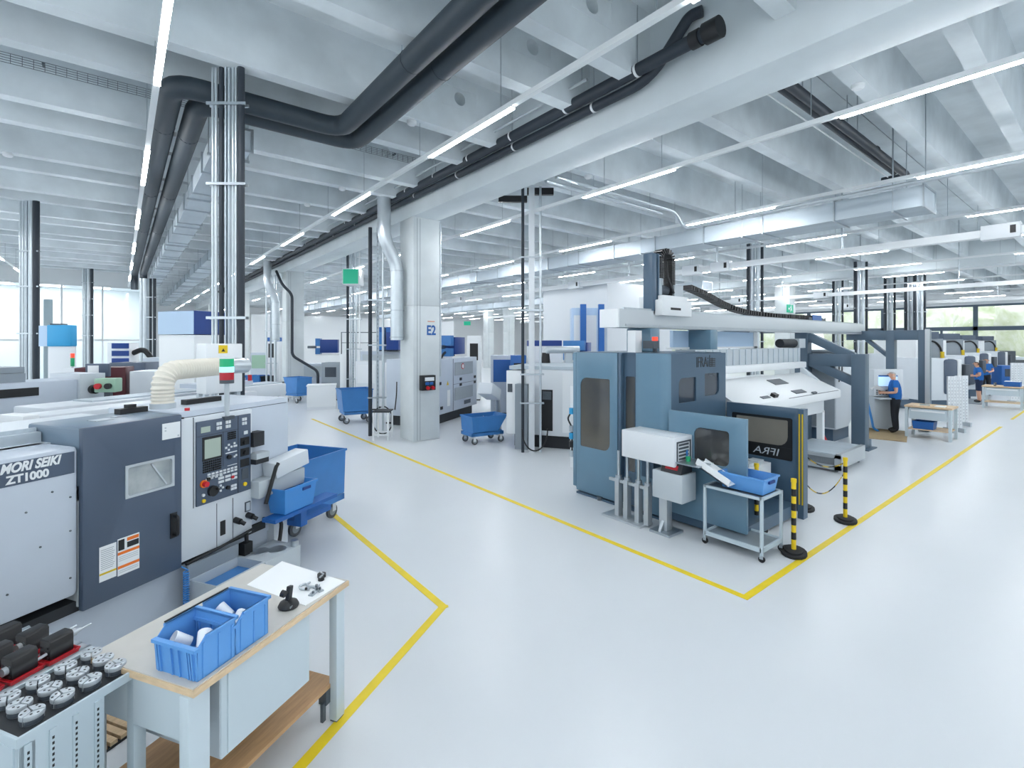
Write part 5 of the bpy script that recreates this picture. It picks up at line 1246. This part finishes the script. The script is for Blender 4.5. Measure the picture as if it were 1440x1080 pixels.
# ================================================================ right-hand benches, perforated screens, machining centres
def bench2(label, X, Y, rz, L, W, extra_bin=False):
    t = thing('workbench', label, 'workbench', (X, Y, 0), rz)
    build('tabletop', new('ply_edge').box(0, W, 0, L, 0.80, 0.845), parent=t)
    for x in (0.05, W - 0.05):
        for y in (0.04, L - 0.04): build('leg', new('bench_frame').box(x - 0.035, x + 0.035, y - 0.03, y + 0.03, 0, 0.80), parent=t)
    d = build('drawer', new('bench_frame').box(0.02, W - 0.05, 0.1, L - 0.1, 0.50, 0.78), parent=t)
    build('handle', new('white').box(0.0, 0.02, 0.14, L - 0.14, 0.70, 0.74), parent=d)
    build('shelf', new('ply_edge').box(0.03, W, 0.05, L - 0.05, 0.22, 0.245), parent=t)
    return t
bench2('pale workbench with a wooden top beside the grey-haired man', 16.15, 2.72, 0, 0.95, 0.75)
t = thing('storage_bin', 'royal blue bin on the lower shelf of the bench beside the man', 'storage bin', (16.4, 3.3, 0.245))
build('body', new('royal_blue').bin(-0.2, 0.2, -0.22, 0.22, 0, 0.2, 0.01, 0.02), parent=t)
for i, (dx, dy, lab) in enumerate([(0.2, 0.25, 'white papers on the bench beside the man'), (0.35, 0.6, 'steel parts tray on the bench beside the man')]):
    tag(build('papers' if i == 0 else 'parts_tray', new('paper' if i == 0 else 'steel').at(16.15 + dx, 2.72 + dy, 0.845, 15 * i).box(-0.12, 0.12, -0.1, 0.1, 0, 0.02)), lab, 'papers' if i == 0 else 'tray')
x, y = spot(1388, 18.6)
b2 = bench2('far workbench with a blue box on top beyond the perforated screens', x, y - 0.95, 0, 1.1, 0.8)
t = thing('storage_box', 'blue box with a white lid on the far workbench', 'storage box', (x + 0.35, y - 0.65, 0.845))
build('body', new('royal_blue').bin(-0.2, 0.2, -0.22, 0.22, 0, 0.18, 0.01), parent=t); build('lid', new('white').box(-0.19, 0.19, -0.21, 0.21, 0.16, 0.19), parent=t)
t = thing('vice', 'small dark vice on the far workbench', 'vice', (x + 0.3, y - 0.15, 0.845)); build('jaw', new('dark_grey').box(-0.1, 0.1, -0.06, 0.0, 0, 0.12), parent=t, bevel=0.01); build('screw', new('steel').rod((-0.15, -0.03, 0.06), (0.15, -0.03, 0.06), 0.02, 8), parent=t)
def perf_screen(label, px, Z, W, H_, n=8, rz=-35):
    x, y = spot(px, Z)
    t = thing('perforated_screen', label, 'screen', (x, y, 0), rz, 'pale perforated screens')
    for i in range(n):
        p = build('panel', new('white_panel').box(-W / 2 + i * W / n + 0.006, -W / 2 + (i + 1) * W / n - 0.006, -0.02, 0.02, 0.12, H_), parent=t)
    d = new('mid_grey')
    for i in range(n):
        for jn in range(14): d.box(-W / 2 + (i + 0.42) * W / n, -W / 2 + (i + 0.58) * W / n, -0.0215, -0.019, 0.2 + jn * (H_ - 0.25) / 14, 0.24 + jn * (H_ - 0.25) / 14)
    build('slots', d, parent=t, kind='stuff')
    for sx_ in (-1, 1): build('foot', new('light_grey').box(sx_ * (W / 2 - 0.05) - 0.03, sx_ * (W / 2 - 0.05) + 0.03, -0.15, 0.15, 0, 0.12), parent=t)
    return t
perf_screen('pale perforated screen at the end of the bench beside the man, front one', 1342, 13.6, 0.42, 1.55, 5)
perf_screen('pale perforated screen behind the first one, nearer the machining centres', 1352, 14.6, 0.40, 1.5, 4)
perf_screen('pale perforated screen at the frame edge near the far bench', 1434, 20, 0.8, 1.65, 6)
def machining_centre(label, px, Z, rz=-38, k=1.0):
    x, y = spot(px, Z)
    t = thing('machining_centre', label, 'machining centre', (x, y, 0), rz, 'row of machining centres before the glazing')
    build('base', new('petrol_dark').box(-0.6 * k, 0.75 * k, 0.1, 1.6, 0.1, 0.45).box(-0.5, 0.6, 0.2, 1.4, 0, 0.1), parent=t)
    b = build('cabinet', new('machine_white').box(-0.7 * k, 0.30 * k, 0, 1.7, 0.42, 1.92), parent=t, bevel=0.03)
    build('skirt', new('machine_white').prism([(-0.6 * k, 0.42), (0.75 * k, 0.42), (0.75 * k, 0.75), (0.4 * k, 0.6)], 'y', 0.02, 0.5), parent=t)
    d = build('door', new('slate').box(0.12 * k, 0.62 * k, -0.06, 1.6, 0.62, 1.90), parent=t, bevel=0.10)
    build('door_edge', new('white').box(0.63 * k, 0.80 * k, 0.0, 1.6, 0.5, 1.88), parent=d, bevel=0.04)
    build('window', new('dark_glass').box(0.815 * k, 0.82 * k, 0.1, 1.2, 0.9, 1.75), parent=d)
    build('column', new('mid_grey').box(-0.25 * k, 0.65 * k, 0.6, 1.5, 1.92, 2.62).use('white').box(-0.45 * k, -0.22 * k, 0.5, 1.5, 1.92, 2.58), parent=t)
    build('head', new('slate').box(-0.3 * k, 0.45 * k, 0.55, 1.3, 2.62, 2.88), parent=t)
    pts = bend([(-0.2 * k, 0.58, 2.5), (0.3 * k, 0.58, 2.55), (0.55 * k, 0.58, 2.3), (0.58 * k, 0.58, 1.95)], 0.25)
    build('cable_loop', new('black').tube(pts, 0.035, 8), parent=t)
    st_ = build('signal_lamp', new('yellow_dirty').cyl(0.35 * k, 0.3, 1.92, 2.15, 0.06, 10), parent=t)
    build('pendant', new('dark_grey').box(0.84 * k, 1.0 * k, -0.1, 0.3, 1.15, 1.7), parent=t, bevel=0.01)
    return t
machining_centre('white machining centre with a dark door, nearest behind the bench', 1322, 17.5)
machining_centre('white machining centre with a dark door, second of the row', 1352, 21.5)
machining_centre('white machining centre with a dark door, third of the row behind the workers', 1374, 26.5)
machining_centre('white machining centre seen through the portal frame', 1274, 24)
machining_centre('dark-windowed machining centre farthest along the row', 1400, 31)
# far clutter to the right
for i, (px, Z, w, h, m, lab, cat) in enumerate([(1420, 27, 0.9, 1.2, 'royal_blue', 'blue tool cabinet near the glazing', 'cabinet'), (1412, 33, 1.6, 1.9, 'dark_grey', 'dark machine cabinet before the glazed facade', 'machine'),
                                              (1435, 36, 1.4, 1.4, 'machine_white', 'white machine cabinet beside the glazed facade at the frame edge', 'machine'), (1360, 36, 1.6, 2.0, 'machine_grey', 'grey machine cabinet far behind the workers', 'machine')]):
    x, y = spot(px, Z)
    t = thing('machine_cabinet', lab, cat, (x, y, 0), -38)
    build('case', new(m).box(-w / 2, w / 2, 0, 0.9, 0.08, h), parent=t, bevel=0.02); build('window', new('dark_glass').box(-w * 0.3, w * 0.25, -0.012, 0.0, h * 0.5, h * 0.85), parent=t); build('plinth', new('black').box(-w / 2 + 0.05, w / 2 - 0.05, 0.05, 0.85, 0, 0.09), parent=t)
    build('handle', new('steel').box(w * 0.3, w * 0.33, -0.03, 0, h * 0.4, h * 0.6), parent=t)

# ================================================================ the middle aisle
skip('deep blue chip skip standing by the risers left of the E2 column', (5.72, 15.1), -8, 0.95, 0.8, 1.05, 0.06, 0.38)
skip('low blue chip skip with white chips beside the grey turning cell', (7.15, 10.1), 174, 1.0, 0.62, 0.68, 0.26, 0.30)
skip('blue chip skip half hidden behind the white plastic box', (5.75, 21.5), -70, 0.9, 0.7, 1.05, 0.2, 0.4)
skip('small distant blue chip skip behind the tall riser', (4.6, 25.5), 0, 0.9, 0.6, 0.95, 0.1, 0.45)
mb = new('white_panel')
for i in range(40): mb.at(7.3 + random.uniform(-0.16, 0.2), 10.15 + random.uniform(-0.14, 0.14), 0.42 + random.uniform(0, 0.16), random.uniform(0, 180), random.uniform(0, 90)).box(-0.08, 0.08, -0.05, 0.05, -0.003, 0.003)
tag(build('metal_chips', mb), 'pale crumpled chips lying in the low blue skip', 'chips', kind='stuff')
t = thing('chip_chute', 'pale grey chip chute arching over the low blue skip', 'chip chute', (7.62, 10.35, 0), 32)
build('chute', new('machine_white').at(0, 0, 0.98, 0, 0, 20).box(-0.65, 0.0, -0.2, 0.2, 0, 0.3), parent=t, bevel=0.03)
build('ducting', new('steel').tube(bend([(-0.1, 0, 1.2), (0.15, 0, 1.25), (0.32, 0, 0.9), (0.4, 0, 0.3), (0.4, 0, 0.0)], 0.2), 0.08, 12), parent=t)
t = thing('plastic_box', 'white plastic bulk box on the aisle floor', 'bulk box', (5.95, 19.0, 0), -20)
build('body', new('white').bin(-0.5, 0.5, -0.4, 0.4, 0.1, 0.86, 0.03), parent=t, bevel=0.006); build('lid', new('white').box(-0.52, 0.52, -0.42, 0.42, 0.86, 0.90), parent=t)
build('runner', new('white_panel').box(-0.5, 0.5, -0.4, -0.3, 0, 0.1).box(-0.5, 0.5, 0.3, 0.4, 0, 0.1).box(-0.5, 0.5, -0.05, 0.05, 0, 0.1), parent=t)
for i, (m, px, Z, lab) in enumerate([('royal_blue', 368, 24.2, 'blue waste bin by the second column'), ('black_soft', 377, 23.6, 'black waste bin by the second column')]):
    x, y = spot(px, Z)
    t = thing('waste_bin', lab, 'waste bin', (x, y, 0), -30, 'waste bins by the second column'); build('body', new(m).bin(-0.26, 0.26, -0.26, 0.26, 0, 0.85, 0.01, 0.05), parent=t); build('rim', new(m).box(-0.28, 0.28, -0.28, -0.25, 0.82, 0.87).box(-0.28, 0.28, 0.25, 0.28, 0.82, 0.87).box(-0.28, -0.25, -0.28, 0.28, 0.82, 0.87).box(0.25, 0.28, -0.28, 0.28, 0.82, 0.87), parent=t)
def frame_table(label, X, Y, rz, L, W, H_):
    t = thing('side_table', label, 'table', (X, Y, 0), rz)
    build('top', new('black_soft').box(-L / 2, L / 2, -W / 2, W / 2, H_ - 0.03, H_), parent=t)
    for x in (-L / 2 + 0.025, L / 2 - 0.025):
        for y in (-W / 2 + 0.025, W / 2 - 0.025): build('leg', new('white').box(x - 0.02, x + 0.02, y - 0.02, y + 0.02, 0, H_ - 0.03), parent=t)
    build('rail', new('white').box(-L / 2, L / 2, -W / 2 + 0.01, -W / 2 + 0.04, 0.12, 0.16).box(-L / 2 + 0.01, -L / 2 + 0.04, -W / 2, W / 2, 0.12, 0.16).box(-L / 2, L / 2, W / 2 - 0.04, W / 2 - 0.01, 0.12, 0.16), parent=t)
    return t
frame_table('white tube-frame side table standing left of the E2 column', 5.3, 12.0, -38, 0.42, 0.5, 0.74)
frame_table('white tube-frame side table at the second column', 5.4, 22.6, -38, 0.7, 0.6, 0.78)
x, y = spot(546, 13.4)
tag(build('air_hose', new('black').tube([(x - 0.25 + 0.28 * math.cos(R(a)), y - 0.2 + 0.05 * math.sin(R(a)), 0.42 + 0.36 * math.sin(R(a))) for a in range(100, 450, 15)], 0.016, 6).tube(bend([(x + 0.1, y - 0.2, 0.66), (x + 0.2, y - 0.1, 1.1), (x + 0.25, y, 1.4)], 0.2), 0.016, 6)), 'black looped air hose beside the side table at the E2 column', 'hose')
x, y = spot(748, 10.9)
tag(build('air_hose', new('black').tube([(x + 0.28 * math.cos(R(a)) * CY, y - 0.28 * math.cos(R(a)) * SY - 0.1, 0.55 + (0.5 if a < 180 else 0.45) * math.sin(R(a))) for a in range(175, 366, 10)], 0.016, 6)), 'black air hose hanging in a loop at the stout riser', 'hose')
# grey vented cell behind E2
vc = thing('vented_machine', 'pale grey machine cabinet with louvred vents behind the E2 column', 'machine', (7.55, 12.95, 0), 32)
build('case', new('machine_grey').box(-0.6, 2.75, 0, 1.5, 0.30, 1.98), parent=vc, bevel=0.01)
build('skirt', new('black_soft').box(-0.5, 2.6, 0.12, 1.4, 0.0, 0.3), parent=vc)
build('seam', new('dark_grey').box(0.86, 0.88, -0.006, 0.0, 0.32, 1.96).box(0.88, 2.73, -0.006, 0.0, 1.14, 1.15), parent=vc)
for h0, h1 in ((1.42, 1.84), (0.62, 1.02)):
    pl = build('vent_plate', new('mid_grey').box(0.98, 2.4, -0.01, 0.0, h0, h1), parent=vc)
    lv = new('light_grey')
    for i in range(30): lv.box(1.0 + i * 0.047, 1.02 + i * 0.047, -0.018, -0.01, h0 + 0.01, h1 - 0.01)
    build('louvre', lv, parent=pl)
for u, h in ((1.35, 1.24), (2.5, 1.24), (1.35, 1.06), (2.5, 1.06), (-0.1, 1.2), (0.0, 0.45)): build('latch', new('black').box(u, u + 0.14, -0.02, 0.0, h, h + 0.09), parent=vc)
build('sticker', new('yellow').prism([(0.42, 1.16), (0.56, 1.16), (0.49, 1.28)], 'y', -0.006, 0.0), parent=vc); build('label_plate', new('white').box(0.45, 0.65, -0.008, 0, 0.5, 1.0), parent=vc)
build('label_plate', new('dark_grey').box(1.7, 2.2, -0.01, 0, 0.42, 0.55), parent=vc)
build('prohibition_sign', new('red').at(1.6, -0.02, 1.72).lathe([(0.06, -0.003), (0.085, -0.003), (0.085, 0.003), (0.06, 0.003)], 18) if False else new('red').rod((1.55, -0.018, 1.70), (1.55, -0.026, 1.70), 0.10, 18).use('white').rod((1.55, -0.026, 1.70), (1.55, -0.030, 1.70), 0.07, 18), parent=vc)
build('cable', new('black').tube(bend([(0.6, 0.3, 1.98), (0.9, 0.3, 2.2), (1.4, 0.3, 2.15), (1.6, 0.3, 1.98)], 0.2), 0.04, 8).tube(bend([(1.0, 0.5, 1.98), (1.3, 0.5, 2.12), (1.8, 0.5, 1.98)], 0.2), 0.04, 8), parent=vc)
def blower(label, X, Y, z, rz, w=0.75, h=0.62, group='blue mist filters on the machines'):
    t = thing('mist_filter', label, 'mist filter', (X, Y, z), rz, group)
    build('case', new('navy_blue').box(0, w, 0, 0.7, 0.06, h), parent=t, bevel=0.008)
    build('face', new('skip_blue').box(-0.22, 0.0, 0.05, 0.65, 0.0, h * 0.42).box(-0.22, 0.0, 0.05, 0.65, h * 0.55, h + 0.05), parent=t)
    build('inlet', new('steel_dark').rod((-0.2, 0.3, h * 0.48), (-0.6, 0.3, h * 0.48), 0.06, 12), parent=t)
    build('foot', new('white').box(-0.2, w, 0.0, 0.7, -0.06, 0.0), parent=t)
    return t
x, y = spot(640, 15.9); blower('blue mist filter on top of the vented machine behind E2', x, y, 2.04, 32)
# white machine left of the grey cell
x, y = spot(808, 11.3)
ww = thing('white_machine', 'white machine with a tall black opening next to the grey turning cell', 'machine', (x, y, 0), 32)
build('case', new('white_panel').box(0, 2.0, 0, 1.2, 0.3, 1.85), parent=ww, bevel=0.02)
build('top', new('galvanised').box(0.0, 2.0, 0.0, 1.6, 1.85, 1.93), parent=ww)
build('base', new('black_soft').box(0.1, 1.9, 0.1, 1.5, 0.0, 0.3), parent=ww)
op = build('opening', new('black').box(-0.012, 0.01, 0.52, 0.80, 0.42, 1.38), parent=ww); build('valve_block', new('steel_dark').box(-0.03, -0.012, 0.55, 0.76, 1.15, 1.34), parent=op)
build('front_block', new('white').box(-0.05, 0.9, 1.2, 1.66, 0.3, 1.82), parent=ww, bevel=0.02)
build('vent', new('dark_grey').box(-0.06, -0.05, 1.5, 1.62, 1.3, 1.5), parent=ww)
build('riser_box', new('mid_grey').box(-0.3, -0.05, 1.05, 1.35, 0.0, 1.52), parent=ww); build('side_panel', new('white').box(-0.03, 0.0, 0.03, 0.28, 0.4, 1.78), parent=ww)
def pipes_top(label, px, Z, z):
    x, y = spot(px, Z)
    t = thing('exhaust_pipe', label, 'pipe', (x, y, z), -38)
    build('pipe', new('galv_pipe').tube(bend([(-0.42, 0, -0.3), (-0.42, 0, 0.06), (0.5, 0, 0.06)], 0.12), 0.1, 14), parent=t); build('boot', new('black').cyl(-0.42, 0, -0.32, -0.02, 0.13, 12, 0.1), parent=t)
    build('saddle', new('light_grey').box(0.1, 0.3, -0.15, 0.15, -0.3, -0.03), parent=t)
    return t
pipes_top('pale exhaust pipe with a black boot on top of the white machine', 789, 13.4, 2.23)
x, y = spot(826, 13.9); blower('dark blue mist filter at the end of the pale exhaust pipe', x, y, 1.99, 32, 0.6, 0.5)
# far blocks: x0, x1, ytop, ybottom, depth, material
def block(name, label, cat, x0, x1, y0, Z, m, rz=-38, depth=0.8, h0=0.0, face=None, win=None, stripe=None, group=None):
    x, y = spot((x0 + x1) / 2, Z); w = (x1 - x0) * Z / F_PX; h = hz(y0, Z)
    t = thing(name, label, cat, (x, y, h0), rz, group)
    build('case', new(m).box(-w / 2, w / 2, 0, depth, 0.05, h - h0), parent=t, bevel=0.012)
    build('base', new('black_soft').box(-w / 2 + 0.03, w / 2 - 0.03, 0.03, depth - 0.03, 0, 0.06), parent=t)
    if face: build('front_panel', new(face).box(-w * 0.42, w * 0.42, -0.012, 0, (h - h0) * 0.55, (h - h0) * 0.93), parent=t)
    if win: build('window', new(win).box(-w * 0.3, w * 0.3, -0.016, 0, (h - h0) * 0.62, (h - h0) * 0.88), parent=t)
    if stripe: build('stripe', new(stripe).box(-w / 2 - 0.004, w / 2 + 0.004, -0.008, depth, (h - h0) - 0.22, (h - h0) - 0.02), parent=t)
    return t
block('tall_cabinet', 'tall blue and white cabinet seen above the grey turning cell', 'cabinet', 804, 842, 433, 17.2, 'pale_blue', depth=0.5, face='white')
t = thing('cabinet_post', 'two blue uprights in front of the tall blue and white cabinet', 'post', (*spot(824, 16.9), 0), -38)
for u in (-0.1, 0.52): build('upright', new('royal_blue').box(u - 0.1, u + 0.1, -0.08, 0.04, 0, 3.8), parent=t)
block('machine_block', 'grey machine with blue rail behind the stout riser', 'machine', 690, 736, 500, 17, 'machine_grey', face='royal_blue')
block('machine_block', 'white machine body with blue edge between the risers', 'machine', 742, 790, 478, 17.5, 'white_panel', stripe='navy_blue')
block('machine_block', 'white spindle housing on the farther machine beside the cabin', 'machine', 776, 796, 458, 20, 'white', win='navy_blue')
block('machine_block', 'dark drive unit between grey cell and vented machine', 'machine', 718, 740, 500, 16, 'royal_blue', win='black')
block('machine_block', 'white machine head left of the far concrete column', 'machine', 657, 676, 472, 21, 'white', win='black')
block('machine_block', 'grey long machine bed behind the second column', 'machine', 405, 490, 512, 24, 'machine_grey', rz=-20, depth=1.6, face='light_grey')
x, y = spot(450, 23.5); blower('blue mist filter over the machine bed behind the second column', x, y, hz(498, 23.5), -25, 0.8, 0.7)
block('machine_block', 'glass-sided grey machine next to the riser with the exit box', 'machine', 452, 478, 510, 21, 'mid_grey', win='dark_glass')
block('machine_block', 'white machine cabinet behind the deep blue skip', 'machine', 500, 530, 508, 18, 'white_panel', face='white')
block('machine_block', 'pale machine cabinet with dark flap behind the white side table', 'machine', 541, 566, 510, 15, 'white_panel', win='mid_grey')
block('machine_block', 'slim white post cabinet left of the exit-box riser', 'machine', 478, 488, 498, 20, 'white')
block('machine_block', 'grey folding machine behind the riser left of E2', 'machine', 505, 566, 494, 22, 'machine_grey', face='light_grey')
for i, (a, b, m) in enumerate(((532, 540, 'skip_blue'), (543, 560, 'navy_blue'))):
    block('filter_unit', ['bright blue filter unit left of E2', 'dark blue filter unit left of E2'][i], 'filter unit', a, b, 460, 21.5, m, h0=2.1, stripe='royal_blue')
    x, y = spot((a + b) / 2, 21.5); 
rk2 = thing('platform_rail', 'light steel railing on the far platform left of E2', 'railing', (*spot(520, 24), 1.95), -38)
build('toprail', new('steel_dark').box(-1.4, 1.4, -0.02, 0.02, 1.0, 1.04).box(-1.4, 1.4, -0.02, 0.02, 0.5, 0.53), parent=rk2)
for i in range(5): build('upright', new('steel_dark').box(-1.4 + i * 0.69, -1.36 + i * 0.69, -0.02, 0.02, -1.95, 1.02), parent=rk2)
block('machine_block', 'white machine with blue cap near the second column', 'machine', 374, 392, 474, 25, 'white', stripe='royal_blue', win='black')
block('machine_block', 'green-topped grey machine left of the second column', 'machine', 352, 378, 496, 27, 'machine_grey', face='pale_green')

# ================================================================ machines behind the lathe on the near side
bf2 = lth('bar_feeder', 'long pale bar feeder channel directly behind the lathe', 'bar feeder', 0, 0)
build('channel', new('machine_white').box(-0.32, 2.4, 1.62, 1.98, 1.58, 1.78), parent=bf2, bevel=0.02)
build('end_cap', new('white').box(-0.33, -0.2, 1.6, 2.0, 1.56, 1.795), parent=bf2, bevel=0.01)
for u in (0.2, 2.0): build('stand', new('light_grey').box(u, u + 0.14, 1.72, 1.86, 0, 1.58), parent=bf2)
bf3 = lth('bar_feeder', 'second pale bar feeder with an open trough behind the first', 'bar feeder', 0, 0)
build('channel', new('machine_white').box(0.35, 4.0, 2.62, 3.2, 1.52, 1.74), parent=bf3, bevel=0.02)
build('trough', new('galvanised').box(0.9, 4.0, 2.72, 3.1, 1.735, 1.76), parent=bf3)
for u in (0.6, 3.4): build('stand', new('light_grey').box(u, u + 0.2, 2.8, 3.0, 0, 1.52), parent=bf3)
l2 = lth('second_lathe', 'low pale lathe bed seen behind the bar feeders', 'lathe', 0, 0)
build('bed', new('machine_white').box(-3.8, 0.2, 2.1, 3.3, 0.1, 1.45), parent=l2, bevel=0.02); build('plinth', new('dark_grey').box(-3.7, 0.1, 2.2, 3.2, 0, 0.1), parent=l2)
build('chuck', new('black').rod((-1.15, 2.3, 1.62), (-0.75, 2.3, 1.62), 0.16, 18).use('steel').rod((-1.3, 2.3, 1.62), (-1.15, 2.3, 1.62), 0.1, 16), parent=l2)
build('carriage', new('mid_grey').box(-1.5, -0.7, 2.2, 2.7, 1.45, 1.6).box(-0.7, 0.15, 2.4, 2.9, 1.45, 1.68), parent=l2)
l3 = lth('bar_loader', 'long grey bar loader with a black slot at the frame edge', 'bar loader', 0, 0)
build('body', new('machine_grey').box(-3.5, 1.8, 4.6, 5.3, 1.35, 1.92), parent=l3, bevel=0.02); build('slot', new('black').box(-3.5, 1.3, 4.585, 4.6, 1.72, 1.84), parent=l3); build('lid', new('mid_grey').box(-3.5, 1.2, 4.7, 5.25, 1.92, 2.05).box(-3.5, 1.2, 4.72, 5.2, 2.055, 2.14), parent=l3)
build('head', new('machine_white').box(1.8, 2.15, 4.55, 5.3, 1.4, 2.0), parent=l3); build('drive', new('black').rod((1.97, 4.55, 1.75), (1.97, 4.47, 1.75), 0.07, 16), parent=l3)
for u in (-3, 0.9): build('stand', new('light_grey').box(u, u + 0.2, 4.8, 5.1, 0, 1.35), parent=l3)
block('machine_block', 'dark red machine tool behind the bar feeders', 'machine', 112, 170, 517, 8.6, 'red_dark', rz=-15, depth=0.5)
t = thing('monitor', 'small monitor with a white sheet on the dark red machine', 'monitor', (*spot(136, 8.2), hz(530, 8.2)), LA - 60)
build('case', new('slate').box(-0.17, 0.17, 0, 0.08, 0, 0.22), parent=t, bevel=0.01); build('sheet', new('paper').box(-0.13, 0.03, -0.006, 0, 0.02, 0.19), parent=t); build('neck', new('dark_grey').box(-0.03, 0.03, 0.08, 0.14, -hz(530, 8.2), 0.15), parent=t)
t = thing('valve_box', 'pale green box with red and black knobs before the dark red machine', 'box', (*spot(147, 7.7), hz(552, 7.7)), LA - 60)
build('case', new('pale_green').box(-0.15, 0.15, 0, 0.2, 0, 0.22), parent=t, bevel=0.02)
for u, m in ((-0.08, 'red'), (0.06, 'black')): build('knob', new(m).rod((u, 0, 0.1), (u, -0.05, 0.1), 0.045, 14), parent=t)
build('stand', new('dark_grey').box(-0.04, 0.04, 0.06, 0.14, -hz(552, 7.7), 0), parent=t)
hd = block('machine_block', 'white machine with a cyan hood left of the dark red machine', 'machine', 68, 100, 487, 11.5, 'white_panel', rz=-35, depth=0.14)
w_ = 32 * 11.5 / F_PX / 2
build('hood', new('cyan_blue').box(-w_, w_, -0.03, 0.16, hz(487, 11.5), hz(457, 11.5)), parent=hd, bevel=0.02, label='cyan hood')
build('hood_end', new('pale_blue').box(-w_ - 0.2, -w_, 0.0, 0.16, hz(487, 11.5), hz(458, 11.5)).use('dark_grey').box(-w_ + 0.05, w_ - 0.25, 0.0, 0.2, hz(457, 11.5), hz(455, 11.5)), parent=hd, label='pale end of the hood')
block('machine_block', 'white switch box between the cyan hood and the dark red machine', 'machine', 90, 111, 518, 9.2, 'white_panel', rz=LA - 60, depth=0.4)
block('machine_block', 'machine with a dark rounded hood before the filter stack', 'machine', 156, 202, 510, 11, 'slate', rz=-30, depth=0.6)
block('machine_block', 'pale grey cabinet left of the tall filter cabinet', 'machine', 184, 222, 522, 8.8, 'machine_white', rz=-30, depth=0.6)
block('machine_block', 'pale grey tall cabinet behind the filter stack', 'machine', 202, 226, 503, 12.5, 'machine_grey', rz=LA - 60, depth=0.8)
t = thing('filter_stack', 'white filter stack with blue trays and a black hose', 'filter unit', (*spot(166, 13), 0), LA - 60)
build('case', new('white').box(-0.25, 0.25, 0, 0.5, 0.0, hz(482, 13)), parent=t, bevel=0.01)
for i in range(3): build('tray', new('navy_blue').box(-0.14, 0.26, -0.02, 0.0, 1.93 + i * 0.2, 2.07 + i * 0.2), parent=t)
build('hose', new('black').tube(bend([(0.25, 0.2, 2.2), (0.5, 0.2, 2.32), (0.68, 0.2, 2.1), (0.75, 0.2, 1.8)], 0.15), 0.07, 10), parent=t)
t = thing('signal_tower', 'small red and green signal lamp beside the cyan hood', 'signal lamp', (*spot(102, 10.5), 0), 0)
build('pole', new('light_grey').cyl(0, 0, 0, hz(515, 10.5), 0.02, 8), parent=t); build('lamp', new('beacon_red').cyl(0, 0, hz(503, 10.5), hz(497, 10.5), 0.035, 10).use('green').cyl(0, 0, hz(515, 10.5), hz(503, 10.5), 0.035, 10), parent=t)
t = thing('vice_stand', 'steel clamps with red handles on the tray behind the lathe', 'clamp', (*spot(318, 7.4), 1.9), LA)
build('tray', new('machine_grey').box(-0.5, 0.35, -0.15, 0.3, -0.06, 0.0), parent=t); build('clamp', new('steel').tube([(0.1 * math.cos(R(a)) - 0.2, -0.1, 0.09 + 0.05 * math.sin(R(a))) for a in range(0, 360, 30)], 0.015, 6, True).box(-0.35, 0.25, -0.11, -0.08, 0.02, 0.05), parent=t)
for u in (-0.1, 0.3): build('handle', new('red').cyl(u, -0.14, 0.0, 0.09, 0.03, 10), parent=t)
build('stand', new('light_grey').box(-0.1, 0.0, 0.0, 0.1, -1.9, -0.06), parent=t)
